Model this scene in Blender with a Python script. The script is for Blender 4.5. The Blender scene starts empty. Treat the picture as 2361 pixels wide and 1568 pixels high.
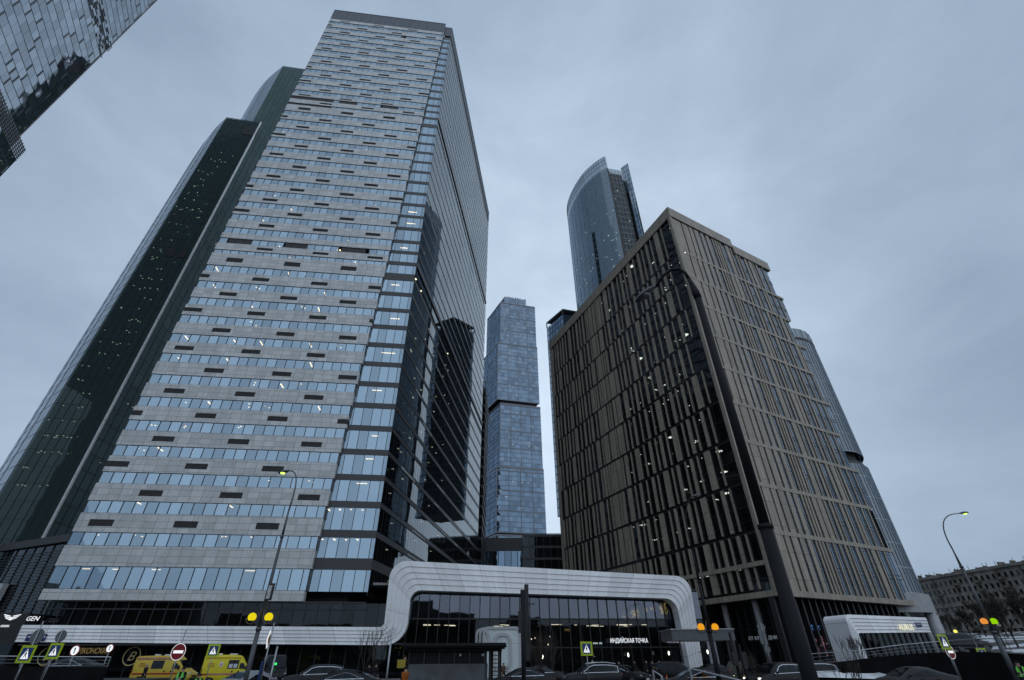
import bpy, math, random
from mathutils import Vector, Matrix
rnd = random.Random(11)
S = bpy.context.scene
COL = S.collection
R = math.radians
PI = math.pi

# ------------------------------------------------------------------ camera
F_, PIT, ROL, CX, CY, H = 1079.7, R(34.253), R(.353), 1180.5, 784., 1.6
GZ = -0.4                                   # street level
_c, _s = math.cos(ROL), math.sin(ROL)
FW = Vector((0, math.cos(PIT), math.sin(PIT)))
_u = Vector((0, -math.sin(PIT), math.cos(PIT)))
_r = Vector((1, 0, 0))
RT = _r * _c - _u * _s
UP = _r * _s + _u * _c
O = Vector((0, 0, H))
def ray(x, y): return FW + RT * ((x - CX) / F_) + UP * ((CY - y) / F_)
def W(x, y, Y):
    d = ray(x, y); return O + d * (Y / d.y)
def onZ(x, y, z):
    d = ray(x, y); return O + d * ((z - H) / d.z)
cam = bpy.data.cameras.new('camera'); co = bpy.data.objects.new('camera', cam); COL.objects.link(co)
cam.sensor_fit = 'HORIZONTAL'; cam.sensor_width = 36; cam.lens = 36 * F_ / 2361
cam.clip_start = .1; cam.clip_end = 4000
M = Matrix((RT, UP, -FW)).transposed().to_4x4(); M.translation = O
co.matrix_world = M
S.camera = co

# ------------------------------------------------------------------ materials
def nt(name):
    m = bpy.data.materials.new(name); m.use_nodes = True
    n = m.node_tree; n.nodes.clear()
    return m, n.nodes, n.links
def N(ns, t, **k):
    n = ns.new(t)
    for a, b in k.items():
        if a in n.inputs: n.inputs[a].default_value = b
        else: setattr(n, a, b)
    return n
def math_(ns, ls, op, a, b=None, c=None):
    n = ns.new('ShaderNodeMath'); n.operation = op
    for i, v in enumerate((a, b, c)):
        if v is None: continue
        if isinstance(v, (int, float)): n.inputs[i].default_value = v
        else: ls.new(v, n.inputs[i])
    return n.outputs[0]
MC = {}
def mat(name, col, rough=.6, metal=0, spec=.5, var=.15, scale=1.5, bump=0, coat=0):
    """painted / plain surface with a little procedural wear"""
    if name in MC: return MC[name]
    m, ns, ls = nt(name)
    out = N(ns, 'ShaderNodeOutputMaterial'); p = N(ns, 'ShaderNodeBsdfPrincipled')
    p.inputs['Roughness'].default_value = rough; p.inputs['Metallic'].default_value = metal
    p.inputs['Specular IOR Level'].default_value = spec; p.inputs['Coat Weight'].default_value = coat
    tc = N(ns, 'ShaderNodeTexCoord'); no = N(ns, 'ShaderNodeTexNoise'); no.inputs['Scale'].default_value = scale
    no.inputs['Detail'].default_value = 6
    ls.new(tc.outputs['Object'], no.inputs['Vector'])
    r = N(ns, 'ShaderNodeValToRGB'); e = r.color_ramp.elements
    e[0].position = .3; e[1].position = .7
    e[0].color = [c * (1 - var) for c in col] + [1]; e[1].color = [min(1, c * (1 + var)) for c in col] + [1]
    ls.new(no.outputs['Fac'], r.inputs[0]); ls.new(r.outputs[0], p.inputs['Base Color'])
    if bump:
        b = N(ns, 'ShaderNodeBump'); b.inputs['Strength'].default_value = bump
        ls.new(no.outputs['Fac'], b.inputs['Height']); ls.new(b.outputs[0], p.inputs['Normal'])
    ls.new(p.outputs[0], out.inputs[0]); MC[name] = m; return m
def emit(name, col, k):
    if name in MC: return MC[name]
    m, ns, ls = nt(name)
    out = N(ns, 'ShaderNodeOutputMaterial'); e = N(ns, 'ShaderNodeEmission')
    e.inputs[0].default_value = (*col, 1); e.inputs[1].default_value = k
    ls.new(e.outputs[0], out.inputs[0]); MC[name] = m; return m
def glass(name, tint, ior, through, dark, tilt=.006, vary=.25):
    """coated curtain-wall glass: fresnel mirror over see-through, every pane set at its own slight angle"""
    m, ns, ls = nt(name)
    out = N(ns, 'ShaderNodeOutputMaterial')
    g = N(ns, 'ShaderNodeNewGeometry'); fr = N(ns, 'ShaderNodeFresnel'); fr.inputs[0].default_value = ior
    wn = N(ns, 'ShaderNodeTexWhiteNoise'); wn.noise_dimensions = '1D'; ls.new(g.outputs['Random Per Island'], wn.inputs['W'])
    sub = N(ns, 'ShaderNodeVectorMath', operation='SUBTRACT'); ls.new(wn.outputs['Color'], sub.inputs[0]); sub.inputs[1].default_value = (.5, .5, .5)
    sc = N(ns, 'ShaderNodeVectorMath', operation='SCALE'); ls.new(sub.outputs[0], sc.inputs[0]); sc.inputs['Scale'].default_value = tilt
    tc = N(ns, 'ShaderNodeTexCoord'); no = N(ns, 'ShaderNodeTexNoise'); no.inputs['Scale'].default_value = .35; no.inputs['Detail'].default_value = 1
    ls.new(tc.outputs['Object'], no.inputs['Vector'])
    s2 = N(ns, 'ShaderNodeVectorMath', operation='SUBTRACT'); ls.new(no.outputs['Color'], s2.inputs[0]); s2.inputs[1].default_value = (.5, .5, .5)
    s3 = N(ns, 'ShaderNodeVectorMath', operation='SCALE'); ls.new(s2.outputs[0], s3.inputs[0]); s3.inputs['Scale'].default_value = tilt * 2
    a1 = N(ns, 'ShaderNodeVectorMath', operation='ADD'); ls.new(sc.outputs[0], a1.inputs[0]); ls.new(s3.outputs[0], a1.inputs[1])
    a2 = N(ns, 'ShaderNodeVectorMath', operation='ADD'); ls.new(g.outputs['Normal'], a2.inputs[0]); ls.new(a1.outputs[0], a2.inputs[1])
    nm = N(ns, 'ShaderNodeVectorMath', operation='NORMALIZE'); ls.new(a2.outputs[0], nm.inputs[0])
    gl = N(ns, 'ShaderNodeBsdfGlossy'); gl.inputs['Roughness'].default_value = .02; ls.new(nm.outputs[0], gl.inputs['Normal'])
    hv = N(ns, 'ShaderNodeHueSaturation'); hv.inputs['Color'].default_value = (*tint, 1)
    v = math_(ns, ls, 'MULTIPLY_ADD', wn.outputs['Value'], vary, 1 - vary); ls.new(v, hv.inputs['Value']); ls.new(hv.outputs[0], gl.inputs['Color'])
    df = N(ns, 'ShaderNodeBsdfDiffuse'); df.inputs[0].default_value = (*dark, 1)
    if through:
        tr = N(ns, 'ShaderNodeBsdfTransparent'); tr.inputs[0].default_value = (.55, .6, .62, 1)
        mx = N(ns, 'ShaderNodeMixShader'); mx.inputs[0].default_value = through
        ls.new(df.outputs[0], mx.inputs[1]); ls.new(tr.outputs[0], mx.inputs[2]); base = mx.outputs[0]
    else: base = df.outputs[0]
    m2 = N(ns, 'ShaderNodeMixShader'); ls.new(fr.outputs[0], m2.inputs[0]); ls.new(base, m2.inputs[1]); ls.new(gl.outputs[0], m2.inputs[2])
    ls.new(m2.outputs[0], out.inputs[0]); return m
def stone(name, col, jx, jz, jcol, vein, rough=.55, joint=.02, streak=0):
    """cladding slabs: joints every jx x jz metres (UV in metres), veins and slab-to-slab tone"""
    m, ns, ls = nt(name)
    out = N(ns, 'ShaderNodeOutputMaterial'); p = N(ns, 'ShaderNodeBsdfPrincipled'); p.inputs['Roughness'].default_value = rough
    uv = N(ns, 'ShaderNodeUVMap'); sx = N(ns, 'ShaderNodeSeparateXYZ'); ls.new(uv.outputs[0], sx.inputs[0])
    fx = math_(ns, ls, 'DIVIDE', sx.outputs[0], jx); fz = math_(ns, ls, 'DIVIDE', sx.outputs[1], jz)
    ex = math_(ns, ls, 'LESS_THAN', math_(ns, ls, 'FRACT', fx), joint / jx)
    ez = math_(ns, ls, 'LESS_THAN', math_(ns, ls, 'FRACT', fz), joint / jz)
    j = math_(ns, ls, 'MAXIMUM', ex, ez)
    cb = N(ns, 'ShaderNodeCombineXYZ'); ls.new(math_(ns, ls, 'FLOOR', fx), cb.inputs[0]); ls.new(math_(ns, ls, 'FLOOR', fz), cb.inputs[1])
    wn = N(ns, 'ShaderNodeTexWhiteNoise'); wn.noise_dimensions = '3D'; ls.new(cb.outputs[0], wn.inputs['Vector'])
    tone = math_(ns, ls, 'MULTIPLY_ADD', wn.outputs['Value'], .24, .88)
    ad = N(ns, 'ShaderNodeVectorMath', operation='MULTIPLY_ADD'); ls.new(wn.outputs['Color'], ad.inputs[0]); ad.inputs[1].default_value = (9, 9, 9); ls.new(uv.outputs[0], ad.inputs[2])
    if streak:
        mp = N(ns, 'ShaderNodeMapping'); mp.inputs['Scale'].default_value = (6, .35, 1); ls.new(ad.outputs[0], mp.inputs[0]); vec = mp.outputs[0]
    else: vec = ad.outputs[0]
    no = N(ns, 'ShaderNodeTexNoise'); no.inputs['Scale'].default_value = .9 if not streak else 1.2; no.inputs['Detail'].default_value = 5; no.inputs['Distortion'].default_value = .8 if not streak else .2
    ls.new(vec, no.inputs['Vector'])
    ab = math_(ns, ls, 'ABSOLUTE', math_(ns, ls, 'SUBTRACT', no.outputs['Fac'], .5))
    vn = math_(ns, ls, 'MULTIPLY', math_(ns, ls, 'SUBTRACT', 1, math_(ns, ls, 'MINIMUM', math_(ns, ls, 'MULTIPLY', ab, 40), 1)), vein)
    if streak: vn = math_(ns, ls, 'MULTIPLY', no.outputs['Fac'], vein)
    m3 = N(ns, 'ShaderNodeMapping'); m3.inputs['Scale'].default_value = (.9, .07, 1); ls.new(uv.outputs[0], m3.inputs[0])
    n3 = N(ns, 'ShaderNodeTexNoise'); n3.inputs['Scale'].default_value = 1; n3.inputs['Detail'].default_value = 4; ls.new(m3.outputs[0], n3.inputs['Vector'])
    k = math_(ns, ls, 'MULTIPLY', math_(ns, ls, 'MULTIPLY', tone, math_(ns, ls, 'SUBTRACT', 1, vn)), math_(ns, ls, 'MULTIPLY_ADD', n3.outputs['Fac'], .4, .8))
    hv = N(ns, 'ShaderNodeHueSaturation'); hv.inputs['Color'].default_value = (*col, 1); ls.new(k, hv.inputs['Value'])
    mx = N(ns, 'ShaderNodeMixRGB'); ls.new(j, mx.inputs[0]); ls.new(hv.outputs[0], mx.inputs[1]); mx.inputs[2].default_value = (*jcol, 1)
    ls.new(mx.outputs[0], p.inputs['Base Color']); ls.new(p.outputs[0], out.inputs[0]); MC[name] = m; return m

G_FRONT = glass('window_glass_blue', (.63, .83, 1.0), 6.0, .75, (.012, .014, .018), .016, .34)
G_SIDE = glass('side_glass', (.93, .98, 1.0), 2.7, .35, (.006, .008, .009), .003, .1)
G_GREEN = glass('green_glass', (.42, .56, .56), 1.55, .22, (.05, .078, .08), .006)
G_GRNS = glass('curved_glass', (.85, .92, .98), 3.6, .2, (.02, .024, .026), .003, .1)
G_CITY = glass('tower_glass', (.52, .74, 1.0), 3.4, .3, (.03, .036, .045), .008, .4)
G_IMP = glass('imperial_glass', (.66, .82, .97), 2.5, .4, (.01, .018, .022), .0015, .1)
G_DARK = glass('lobby_glass', (.75, .85, .95), 1.5, .75, (.003, .0035, .004), .004)
G_LOBBY = glass('lobby_glass_upper', (.72, .8, .98), 2.3, .8, (.003, .0035, .004), .004)
G_BROWN = glass('office_glass', (.75, .88, 1.0), 1.9, .6, (.006, .007, .008), .01)
G_SKY = glass('office_glass_bright', (.72, .86, 1.0), 4.0, .4, (.006, .007, .008), .01, .3)
G_LEFT = glass('corner_tower_glass', (.8, .9, 1.0), 5.5, 0, (.012, .015, .018), .016, .3)
STONE = stone('veined_stone', (.51, .525, .525), 1.6, .9, (.16, .16, .165), .2, .5, .04)
TRAV = stone('travertine', (.385, .335, .27), 1.05, 3.59, (.07, .055, .04), .5, .55, .05, 1)
RIB = stone('white_composite', (.84, .85, .87), 3.1, 50, (.36, .37, .38), .24, .4, .045, 1)
M_FRAME = mat('dark_frame', (.02, .022, .026), .4, .3)
M_SPAN = mat('dark_spandrel', (.03, .03, .034), .35)
M_LOUV = mat('dark_louvre', (.022, .022, .024), .6)
M_GLINT = mat('spandrel_glint', (.42, .44, .46), .45, .2)  # pale colour standing in for light reflected along the side spandrels
M_INT = mat('interior_dark', (.05, .05, .05), .8)
M_CEIL = mat('interior_ceiling', (.10, .098, .09), .8)
M_BLK = mat('black_metal', (.012, .012, .013), .45)
M_ALU = mat('grey_metal', (.32, .33, .35), .4, .6)
M_CRL = mat('crown_louvre', (.17, .19, .22), .4, .4)
M_WHITE = mat('white_edge', (.7, .72, .74), .4)
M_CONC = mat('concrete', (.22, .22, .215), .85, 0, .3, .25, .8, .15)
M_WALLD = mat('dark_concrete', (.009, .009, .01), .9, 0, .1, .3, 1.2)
L_WARM = emit('lamp_warm', (1, .74, .42), 5)
L_WHITE = emit('lamp_white', (.95, 1, .85), 3)
L_GREENW = emit('lamp_pale_green', (.72, 1, .66), 2.6)

# ------------------------------------------------------------------ mesh helpers
class Fr:
    """upright facade frame: s along it, d out of it, z up"""
    def __init__(f, o, u):
        f.o = Vector((o[0], o[1])); f.u = Vector((u[0], u[1])).normalized(); f.n = Vector((f.u.y, -f.u.x))
    def P(f, s, d, z):
        q = f.o + f.u * s + f.n * d; return (q.x, q.y, z)
    def hit(f, x, y, d=0):
        r = ray(x, y); o = f.o + f.n * d
        t = f.n.dot(o) / (f.n.x * r.x + f.n.y * r.y); p = O + r * t
        return (Vector((p.x, p.y)) - o).dot(f.u), p.z
class MB:
    def __init__(b): b.v = []; b.f = []; b.uv = []
    def face(b, pts, uv=None):
        i = len(b.v); b.v += [tuple(p) for p in pts]; b.f.append(tuple(range(i, i + len(pts)))); b.uv.append(uv)
    def fbox(b, F, s0, s1, z0, z1, d0, d1, back=False):
        P = F.P
        q = [P(s0, d1, z0), P(s1, d1, z0), P(s1, d1, z1), P(s0, d1, z1), P(s0, d0, z0), P(s1, d0, z0), P(s1, d0, z1), P(s0, d0, z1)]
        i = len(b.v); b.v += q
        fs = [((0, 1, 2, 3), [(s0, z0), (s1, z0), (s1, z1), (s0, z1)]), ((1, 5, 6, 2), [(d0, z0), (d1, z0), (d1, z1), (d0, z1)]),
              ((4, 0, 3, 7), [(d0, z0), (d1, z0), (d1, z1), (d0, z1)]), ((3, 2, 6, 7), [(s0, d0), (s1, d0), (s1, d1), (s0, d1)]),
              ((4, 5, 1, 0), [(s0, d0), (s1, d0), (s1, d1), (s0, d1)])]
        if back: fs.append(((5, 4, 7, 6), [(s0, z0), (s1, z0), (s1, z1), (s0, z1)]))
        for k, u in fs: b.f.append(tuple(j + i for j in k)); b.uv.append(u)
    def pane(b, F, s0, s1, z0, z1, d):
        b.face([F.P(s0, d, z0), F.P(s1, d, z0), F.P(s1, d, z1), F.P(s0, d, z1)], [(s0, z0), (s1, z0), (s1, z1), (s0, z1)])
    def box(b, x0, x1, y0, y1, z0, z1):
        b.fbox(Fr((x0, y1), (1, 0)), 0, x1 - x0, z0, z1, 0, y1 - y0, True)
    def obox(b, c, ang, lx, ly, z0, z1):
        u = Vector((math.cos(ang), math.sin(ang))); F = Fr((c[0] - u.x * lx / 2, c[1] - u.y * lx / 2), u)
        b.fbox(F, 0, lx, z0, z1, -ly / 2, ly / 2, True)
    def prism(b, pts, z0, z1, caps=True):
        n = len(pts)                                  # pts clockwise or anticlockwise from above
        a = sum(pts[i][0] * pts[(i + 1) % n][1] - pts[(i + 1) % n][0] * pts[i][1] for i in range(n))
        if a < 0: pts = pts[::-1]
        for i in range(n):
            p, q = pts[i], pts[(i + 1) % n]
            b.face([(p[0], p[1], z0), (q[0], q[1], z0), (q[0], q[1], z1), (p[0], p[1], z1)])
        if caps:
            b.face([(p[0], p[1], z1) for p in pts]); b.face([(p[0], p[1], z0) for p in pts[::-1]])
    def tube(b, pts, r, n=8, cap=True):
        pts = [Vector(p) for p in pts]; rs = r if isinstance(r, (list, tuple)) else [r] * len(pts)
        rings = []; ref = None
        for k, p in enumerate(pts):
            t = (pts[min(k + 1, len(pts) - 1)] - pts[max(k - 1, 0)]).normalized()
            if ref is None: ref = Vector((1, 0, 0)) if abs(t.x) < .8 else Vector((0, 1, 0))
            a = (ref - t * ref.dot(t)).normalized(); ref = a; c = t.cross(a)
            i = len(b.v)
            for j in range(n):
                w = 2 * PI * j / n; b.v.append(tuple(p + (a * math.cos(w) + c * math.sin(w)) * rs[k]))
            rings.append(i)
        for A, B in zip(rings, rings[1:]):
            for j in range(n):
                j2 = (j + 1) % n; b.f.append((A + j, A + j2, B + j2, B + j)); b.uv.append(None)
        if cap:
            b.f.append(tuple(rings[0] + j for j in reversed(range(n)))); b.uv.append(None)
            b.f.append(tuple(rings[-1] + j for j in range(n))); b.uv.append(None)
    def ball(b, c, rx, ry, rz, n=12, m=8):
        i = len(b.v); c = Vector(c)
        for k in range(m + 1):
            a = PI * k / m
            for j in range(n):
                w = 2 * PI * j / n
                b.v.append((c.x + rx * math.sin(a) * math.cos(w), c.y + ry * math.sin(a) * math.sin(w), c.z + rz * math.cos(a)))
        for k in range(m):
            for j in range(n):
                j2 = (j + 1) % n
                b.f.append((i + k * n + j, i + (k + 1) * n + j, i + (k + 1) * n + j2, i + k * n + j2)); b.uv.append(None)
    def disc(b, c, ax, r, n=24, r2=None):
        """flat disc (or ring) facing ax"""
        c = Vector(c); ax = Vector(ax).normalized(); a = ax.orthogonal().normalized(); d = ax.cross(a)
        P = [c + (a * math.cos(2 * PI * j / n) + d * math.sin(2 * PI * j / n)) * r for j in range(n)]
        if r2 is None: b.face(P)
        else:
            Q = [c + (a * math.cos(2 * PI * j / n) + d * math.sin(2 * PI * j / n)) * r2 for j in range(n)]
            for j in range(n): b.face([P[j], P[(j + 1) % n], Q[(j + 1) % n], Q[j]])
    def build(b, name, m, parent=None, smooth=False, o=None):
        o = Vector(o) if o is not None else (ORG[parent.name] if parent else Vector((0, 0, 0)))
        me = bpy.data.meshes.new(name); me.from_pydata([(x - o.x, y - o.y, z - o.z) for x, y, z in b.v], [], b.f)
        if any(b.uv):
            l = me.uv_layers.new(name='UVMap').data; k = 0
            for f, u in zip(b.f, b.uv):
                for j in range(len(f)):
                    if u: l[k].uv = u[j]
                    k += 1
        me.materials.append(m)
        if smooth: me.polygons.foreach_set('use_smooth', [True] * len(me.polygons))
        ob = bpy.data.objects.new(name, me); COL.objects.link(ob)
        if parent: ob.parent = parent; ORG[ob.name] = o
        else: ob.location = o; ORG[ob.name] = o
        return ob
ORG = {}
def tag(o, label=None, cat=None, group=None, kind=None):
    for k, v in (('label', label), ('category', cat), ('group', group), ('kind', kind)):
        if v: o[k] = v
    return o
def thing(name, loc, label, cat, group=None, rz=0):
    o = bpy.data.objects.new(name, None); COL.objects.link(o); o.location = loc; o.rotation_euler = (0, 0, rz)
    o.empty_display_size = .5; ORG[o.name] = Vector(loc) if rz == 0 else Vector((0, 0, 0))
    return tag(o, label, cat, group)
def local(name, label, cat, group=None):
    """a thing modelled round its own origin, placed afterwards"""
    return thing(name, (0, 0, 0), label, cat, group)
def place(o, loc, rz=0):
    o.location = loc; o.rotation_euler = (0, 0, rz); return o
def dup(o, loc=None, rz=None, label=None, parent=None):
    c = o.copy(); COL.objects.link(c)
    if parent: c.parent = parent
    for ch in list(o.children): dup(ch, parent=c)
    if loc is not None: c.location = loc
    if rz is not None: c.rotation_euler = (0, 0, rz)
    if label: c['label'] = label
    return c
def many(name, items, m, parent, cap=100):
    """items: MBs, largest in the picture first"""
    for b in items[:cap]: b.build(name, m, parent)
    rest = items[cap:]
    if rest:
        a = MB()
        for b in rest:
            i = len(a.v); a.v += b.v; a.f += [tuple(k + i for k in f) for f in b.f]; a.uv += b.uv
        tag(a.build(name, m, parent), kind='stuff')
def text(name, s, m, F, s0, z0, hgt, d, parent, wid=None, ext=.03, sx=1, shear=0):
    cu = bpy.data.curves.new(name, 'FONT'); cu.body = s; cu.size = 1; cu.extrude = 0; cu.shear = shear; cu.resolution_u = 2
    t = bpy.data.objects.new(name, cu); COL.objects.link(t)
    dg = bpy.context.evaluated_depsgraph_get(); me = bpy.data.meshes.new_from_object(t.evaluated_get(dg))
    bpy.data.objects.remove(t)
    xs = [v.co.x for v in me.vertices]; ys = [v.co.y for v in me.vertices]
    kx = hgt / .72 if wid is None else wid / (max(xs) - min(xs)); kz = hgt / .72
    x0, y0 = min(xs), 0
    b = MB(); vs = [v.co.copy() for v in me.vertices]
    for p in me.polygons:
        fr = [F.P(s0 + (vs[i].x - x0) * kx, d + ext, z0 + vs[i].y * kz) for i in p.vertices]
        b.face(fr)
    ek = {}
    for p in me.polygons:
        for e in p.edge_keys: ek[e] = ek.get(e, 0) + 1
    for (i, j), c in ek.items():
        if c == 1:
            A = [F.P(s0 + (vs[k].x - x0) * kx, dd, z0 + vs[k].y * kz) for k, dd in ((i, d), (j, d), (j, d + ext), (i, d + ext))]
            b.face(A)
    return b.build(name, m, parent)
# ------------------------------------------------------------------ sky and sun
def world():
    w = bpy.data.worlds.new('World'); S.world = w; w.use_nodes = True
    ns, ls = w.node_tree.nodes, w.node_tree.links; ns.clear()
    out = N(ns, 'ShaderNodeOutputWorld'); bg = N(ns, 'ShaderNodeBackground'); bg.inputs[1].default_value = .1
    sk = N(ns, 'ShaderNodeTexSky'); sk.sky_type = 'NISHITA'; sk.sun_disc = False
    sk.sun_elevation = R(SUN_EL); sk.sun_rotation = R(SUN_AZ); sk.dust_density = 3
    tc = N(ns, 'ShaderNodeTexCoord'); sx = N(ns, 'ShaderNodeSeparateXYZ'); ls.new(tc.outputs['Generated'], sx.inputs[0])
    mp = N(ns, 'ShaderNodeMapping'); mp.inputs['Scale'].default_value = (1, 1, 1.9); ls.new(tc.outputs['Generated'], mp.inputs[0])
    no = N(ns, 'ShaderNodeTexNoise'); no.inputs['Scale'].default_value = 2.7; no.inputs['Detail'].default_value = 7; no.inputs['Roughness'].default_value = .56; no.inputs['Distortion'].default_value = .25
    ls.new(mp.outputs[0], no.inputs['Vector'])
    n2 = N(ns, 'ShaderNodeTexNoise'); n2.inputs['Scale'].default_value = .9; n2.inputs['Detail'].default_value = 2
    ls.new(mp.outputs[0], n2.inputs['Vector'])
    # overcast luminance: broad bright patch ahead, duller low down to the right
    def dot(v):
        d = N(ns, 'ShaderNodeVectorMath', operation='DOT_PRODUCT'); ls.new(tc.outputs['Generated'], d.inputs[0]); d.inputs[1].default_value = Vector(v).normalized(); return d.outputs['Value']
    ahead = math_(ns, ls, 'POWER', math_(ns, ls, 'MAXIMUM', dot((.02, .86, .5)), 0), 5)
    right = math_(ns, ls, 'POWER', math_(ns, ls, 'MAXIMUM', dot((.72, .68, .12)), 0), 6)
    low = math_(ns, ls, 'SUBTRACT', 1, math_(ns, ls, 'MINIMUM', math_(ns, ls, 'MULTIPLY', math_(ns, ls, 'MAXIMUM', sx.outputs[2], 0), 2.2), 1))
    back = math_(ns, ls, 'MAXIMUM', math_(ns, ls, 'MULTIPLY', sx.outputs[1], -1), 0)
    lum = math_(ns, ls, 'ADD', 4.8, math_(ns, ls, 'MULTIPLY', ahead, 3.0))
    lum = math_(ns, ls, 'SUBTRACT', lum, math_(ns, ls, 'MULTIPLY', right, .55))
    lum = math_(ns, ls, 'ADD', lum, math_(ns, ls, 'MULTIPLY', back, 1.6))
    lum = math_(ns, ls, 'SUBTRACT', lum, math_(ns, ls, 'MULTIPLY', math_(ns, ls, 'MULTIPLY', low, back), 1.2))
    cl = math_(ns, ls, 'ADD', math_(ns, ls, 'MULTIPLY', math_(ns, ls, 'SUBTRACT', no.outputs['Fac'], .5), .6), math_(ns, ls, 'MULTIPLY', math_(ns, ls, 'SUBTRACT', n2.outputs['Fac'], .5), .45))
    lum = math_(ns, ls, 'MULTIPLY', lum, math_(ns, ls, 'ADD', 1, cl))
    rp = N(ns, 'ShaderNodeValToRGB'); e = rp.color_ramp.elements
    e[0].color = (.62, .86, 1.2, 1); e[1].color = (.86, 1.03, 1.23, 1); e[0].position = .3; e[1].position = .85
    ls.new(math_(ns, ls, 'DIVIDE', lum, 9), rp.inputs[0])
    cv = N(ns, 'ShaderNodeVectorMath', operation='SCALE'); ls.new(rp.outputs[0], cv.inputs[0]); ls.new(lum, cv.inputs['Scale'])
    mx = N(ns, 'ShaderNodeMixRGB'); mx.inputs[0].default_value = .94; ls.new(sk.outputs[0], mx.inputs[1]); ls.new(cv.outputs[0], mx.inputs[2])
    ls.new(mx.outputs[0], bg.inputs[0]); ls.new(bg.outputs[0], out.inputs[0])
SUN_EL, SUN_AZ = 42, 150
world()
sl = bpy.data.lights.new('sun', 'SUN'); sl.energy = .6; sl.angle = R(120); sl.color = (.93, .97, 1)
so = bpy.data.objects.new('sun', sl); COL.objects.link(so)
_el, _az = R(SUN_EL), R(SUN_AZ)
so.rotation_euler = Vector((math.sin(_az) * math.cos(_el), math.cos(_az) * math.cos(_el), math.sin(_el))).to_track_quat('Z', 'Y').to_euler()
vs = S.view_settings; vs.view_transform = 'Standard'; vs.look = 'None'; vs.exposure = 0; vs.gamma = 1
S.cycles.max_bounces = 6; S.cycles.transparent_max_bounces = 10; S.cycles.use_denoising = True

# ------------------------------------------------------------------ ground
g = MB(); g.face([(-900, -300, GZ), (900, -300, GZ), (900, 1500, GZ), (-900, 1500, GZ)])
ASPH = mat('asphalt', (.05, .052, .055), .85, 0, .3, .35, .35, .2)
PAVE = mat('paving', (.13, .13, .13), .8, 0, .4, .25, .6, .15)
SNOW = mat('old_snow', (.55, .57, .6), .9, 0, .2, .45, .5, .4)
tag(g.build('ground', ASPH), kind='structure')

# ------------------------------------------------------------------ rooms seen through glass
def interior(F, s0, s1, levels, depth, parent, d=0):
    b = MB(); c = MB()
    b.fbox(F, s0, s1, levels[-1] - .3, levels[0] + .3, d - depth - .4, d - depth)
    for z in levels: c.fbox(F, s0, s1, z, z + .35, d - depth, d - .35)
    b.build('room_wall', M_INT, parent); c.build('room_ceiling', M_CEIL, parent)
def lamp_bar(F, s, z, d, ls, ld):
    b = MB(); b.fbox(F, s, s + ls, z - .09, z - .02, d - ld, d, True); return b

# ------------------------------------------------------------------ the stone-striped skyscraper
A7 = R(6.84)
FS = Fr((0, 0), (math.cos(A7), math.sin(A7)))
FS.o = Vector((-60.4, 68.4)) - FS.n * .8            # d = 0 is the glass line, stone stands .8 out
GC = Vector((-20.4, 74.0)); SG = (GC - FS.o).dot(FS.u)
FR_ = Vector((-11.1, 156.6))
FM = Fr(GC, FR_ - GC); LM = (FR_ - GC).length        # right-hand glass side
T = [12.2, 16.5, 20.8, 25.0, 29.18, 33.37, 37.54, 41.77, 45.98, 50.15, 54.38, 58.6, 62.73, 66.93, 71.2, 74.57, 77.82, 81.96, 86.15, 90.19,
     94.34, 98.48, 102.7, 106.8, 110.8, 114.9, 118.9, 122.9, 126.88, 130.28, 133.49, 137.3, 141.3, 145.2, 149.1, 153.2, 157.1, 161.0, 164.87, 168.69, 172.63, 176.6]
TECH = (15, 29)
def sl_(z): return -.75 + (z - 8) / 175 * 1.4
def sr_(z): return 32.1 + (z - 8) / 175 * 6.2
def pane_row(b, F, s0, s1, z0, z1, d, w, gap=.06):
    s = s0
    while s < s1 - .2:
        e = min(s + w, s1); b.pane(F, s + gap / 2, e - gap / 2, z0, z1, d); s += w
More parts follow.
